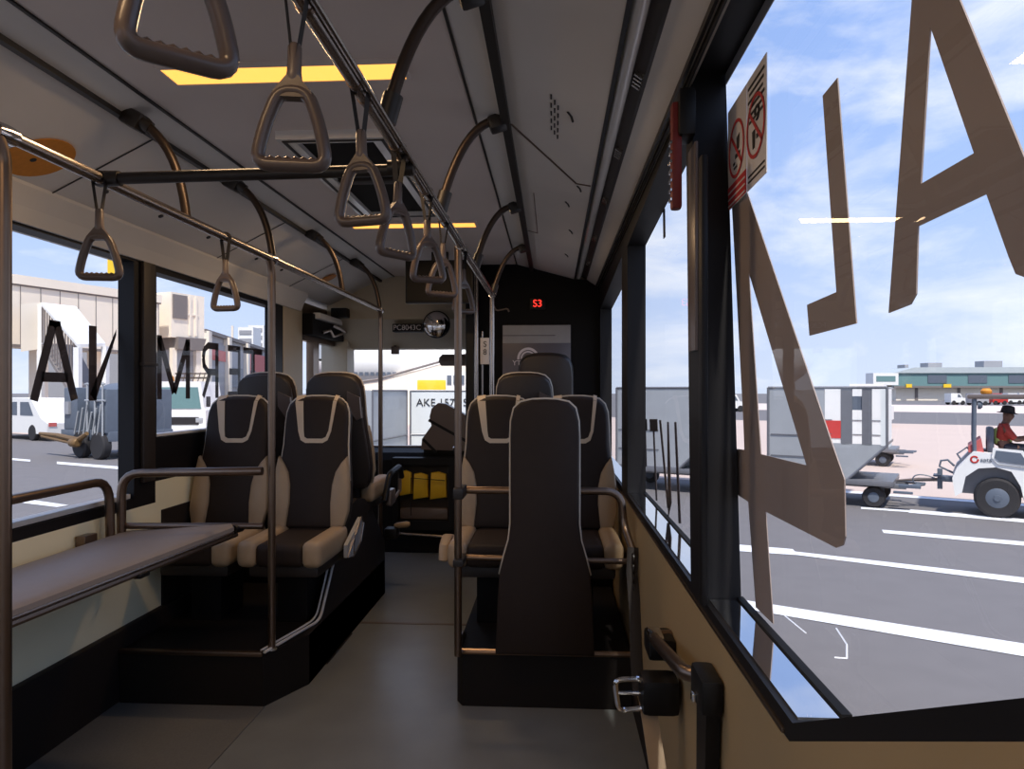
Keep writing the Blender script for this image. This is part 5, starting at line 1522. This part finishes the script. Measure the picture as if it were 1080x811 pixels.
# white truck facing us behind the second left window
O = at_z(163, 463, GZ)
fv = Frame(O, ray(700, HY) - ray(-100, HY))
t = thing('utility_truck', 'white truck facing the bus behind the second left window with an amber beacon', 'truck', O)
W_ = fv.s_at(217)
b = MB(); fv.side(b, [(0, .35), (W_, .35), (W_, 1.25), (W_ - .06, 1.35), (W_ - .22, 2.5), (.22, 2.5), (.06, 1.35), (0, 1.25)], 0.0, 1.9); b.build('cab', 'white', t, smooth=False)
b = MB(); fv.side(b, [(.2, 1.32), (W_ - .2, 1.32), (W_ - .34, 2.25), (.34, 2.25)], -.03, 0.0); b.build('windscreen', 'teal', t, smooth=False)
b = MB(); fv.box(b, .3, W_ - .3, -.04, 0, .62, .95); b.build('grille', 'ink', t, smooth=False)
for s in (.1, W_ - .42):
    b = MB(); fv.box(b, s, s + .3, -.05, 0, .72, .92, 0.02); b.build('head_lamp', 'alu', t)
b = MB(); fv.box(b, -.05, W_ + .05, -.15, .1, .3, .56, 0.04); b.build('bumper', 'white', t)
for s in (-.22, W_ + .05):
    b = MB(); fv.box(b, s, s + .17, -.1, .0, 1.4, 1.85, 0.03); b.build('side_mirror', 'ink', t)
for s in (.05, W_ - .32):
    b = MB(); b.lathe([(.2, 0), (.40, 0), (.42, .25), (.2, .27)], fv.P(s, .5, .42), fv.f, 20); b.build('wheel', 'tyre', t)
b = MB(); b.lathe([(.1, 0), (.12, .05), (.10, .22), (.04, .25)], fv.P(.45, .6, 2.5), (0, 0, 1), 14); b.build('beacon', 'orange', t)
b = MB(); fv.box(b, .7, W_ - .1, .4, .48, 2.62, 2.70); fv.box(b, .7, W_ - .1, .4, .48, 2.82, 2.88)
for k in range(7):
    s = .8 + k * .22
    b.tube([fv.P(s, .44, 2.5), fv.P(s + .12, .44, 2.9)], 0.02, 6)
b.build('ladder_rack', 'steel_dark', t)

# ahead: airliner, loader, containers
O = at_d(425, HY, 78); O.z = GZ
rr_ = Vector((CS, SN, 0))
t = thing('airliner', 'white airliner fuselage ahead, seen through the windscreen above the containers', 'aircraft', O)
cz = 5.2
fa = Frame(O, rr_)
b = MB(); b.lathe([(.3, -11), (1.4, -10), (2.2, -9), (2.6, -7), (2.6, 8), (2.2, 11), (1.0, 15), (.3, 17)], fa.P(0, 3, cz), rr_, 32); b.build('fuselage', 'white', t)
b = MB()
for k in range(9):
    s = -6.2 + k * .62
    fa.box(b, s, s + .40, .62, .74, cz - 1.42, cz - .95)
fa.box(b, -.7, 3.6, .66, .78, cz - 1.30, cz - 1.18)
b.build('cabin_windows', 'truck_dark', t, smooth=False)
b = MB(); b.prism([fa.P(-2, 1.5, cz - 1.6), fa.P(5, 1.5, cz - 1.6), fa.P(14, -12, cz - .2), fa.P(11.5, -12, cz - .2)], (0, 0, .25)); b.build('wing', 'bridge', t, smooth=False)
for s, l in ((-9, 3), (6, 1.2), (6, 4.8)):
    b = MB(); b.tube([fa.P(s, l, .5), fa.P(s, l, cz - 2.3)], .14, 8); b.lathe([(.2, -.3), (.5, -.3), (.55, 0), (.5, .3), (.2, .3)], fa.P(s, l, .55), (0, 1, 0), 16); b.build('landing_gear', 'frame_grey', t)

O = at_d(440, HY, 30); O.z = GZ
fl = Frame(O, rr_)
t = thing('cargo_loader', 'yellow cargo loader behind the white containers ahead of the bus', 'loader', O)
Wl = fl.s_at(492)
b = MB(); fl.box(b, -.0, Wl * .62, 0, 3, 1.9, 2.55, .03); b.build('platform', 'yellow', t)
b = MB(); fl.box(b, Wl * .58, Wl, -.1, 1.2, 1.9, 2.9, .05); b.build('cab', 'white', t)
for k in range(3):
    b = MB(); fl.box(b, Wl * (.61 + .13 * k), Wl * (.70 + .13 * k), -.13, -.09, 2.35, 2.75); b.build('window', 'truck_dark', t, smooth=False)
b = MB(); fl.box(b, 0, Wl, .3, 2.7, .3, 1.9, .03); b.build('lift_base', 'frame_grey', t)
for s in (.4, Wl - .8):
    b = MB(); b.lathe([(.2, 0), (.38, 0), (.40, .25), (.2, .27)], fl.P(s, .0, .4), fl.l, 18); b.build('wheel', 'tyre', t)
O = at_d(372, HY, 44); O.z = GZ
fe = Frame(O, rr_)
t = thing('apron_ramp', 'tan sloping ramp wall ahead between containers and airliner', 'ramp', O)
We = fe.s_at(500)
b = MB(); fe.side(b, [(0, 0), (We, 0), (We, 4.35), (We * .2, 2.65), (0, 2.45)], 0, 3); b.build('side_wall', 'bridge', t, smooth=False)
b = MB(); b.tube([fe.P(0, -.05, 2.6), fe.P(We * .2, -.05, 2.8), fe.P(We, -.05, 4.5)], .08, 6); b.build('hand_rail', 'bridge_dark', t)

def box_container(px0, px1, D, f, lab, text, m1='alu_white', lean=False, size=0.2, ln=1.5):
    O = at_d(px0, HY, D); O.z = GZ
    fr = Frame(O, f)
    Wd = fr.s_at(px1)
    t = thing('air_cargo_container', lab, 'cargo container', O, 'containers ahead of the bus')
    h0, h1 = .50, 2.10
    b = MB(); fr.side(b, [(0, h0), (Wd, h0), (Wd, h1), (0, h1)], 0, ln); b.build('shell', m1, t, smooth=False)
    b = MB()
    for p, q in (((0, h0), (0, h1)), ((0, h1), (Wd, h1)), ((Wd, h1), (Wd, h0)), ((Wd, h0), (0, h0)), ((0, 1.2), (Wd, 1.2))):
        b.tube([fr.P(p[0], 0, p[1]), fr.P(q[0], 0, q[1])], .02, 6)
    b.build('edge_rail', 'frame_grey', t)
    if text:
        text_mesh('lettering', text, size, 'ink', t, basis(fr.P(Wd * .48, -.012, h1 - .25), fr.f, (0, 0, 1)), 0.002)
    b = MB(); fr.box(b, -.05, Wd + .05, -.05, ln, .36, .5); b.build('pallet_base', 'frame_grey', t, smooth=False)
    for s in (.25, Wd - .25):
        b = MB(); b.lathe([(.08, 0), (.17, 0), (.18, .14), (.08, .15)], fr.P(s, .1, .18), fr.l, 16); b.build('wheel', 'tyre', t)
    return t
box_container(433, 512, 14.5, rr_, 'white container with black code facing the windscreen', 'AKE 1571 SQ', size=.22)
d_ = (at_d(429, HY, 14.4) - at_d(393, HY, 12.6)); d_.z = 0
box_container(393, 429, 12.6, d_, 'grey container side on, left of the coded white container', None, 'alu', ln=1.2)
box_container(345, 391, 17.0, rr_, 'grey container left of the windscreen pole', '1151', 'alu', size=.2)
O = at_z(430, 466, GZ)
# exterior door mirror of the bus
t = thing('door_mirror', 'black exterior mirror of the bus outside the front left door', 'mirror', (-2.3, 6.7, 1.6))
q = at_y(343, 371, 6.75)
MB().pillow([(q.x - .055, q.z - .09), (q.x + .055, q.z - .09), (q.x + .06, q.z + .10), (q.x - .04, q.z + .115), (q.x - .062, q.z + .07)], .08, lambda a, b, d: Vector((a, q.y - d, b)), .25).build('housing', 'black', t)
MB().tube([(q.x, q.y, q.z + .08), (q.x + .05, q.y - .05, q.z + .25), (-2.08, 6.55, q.z + .28)], .018, 8).build('arm', 'black', t)
MB().face([(q.x - .045, q.y - .046, q.z - .07), (q.x + .045, q.y - .046, q.z - .07), (q.x + .045, q.y - .046, q.z + .08), (q.x - .045, q.y - .046, q.z + .08)]).build('mirror_glass', 'chrome', t, smooth=False)
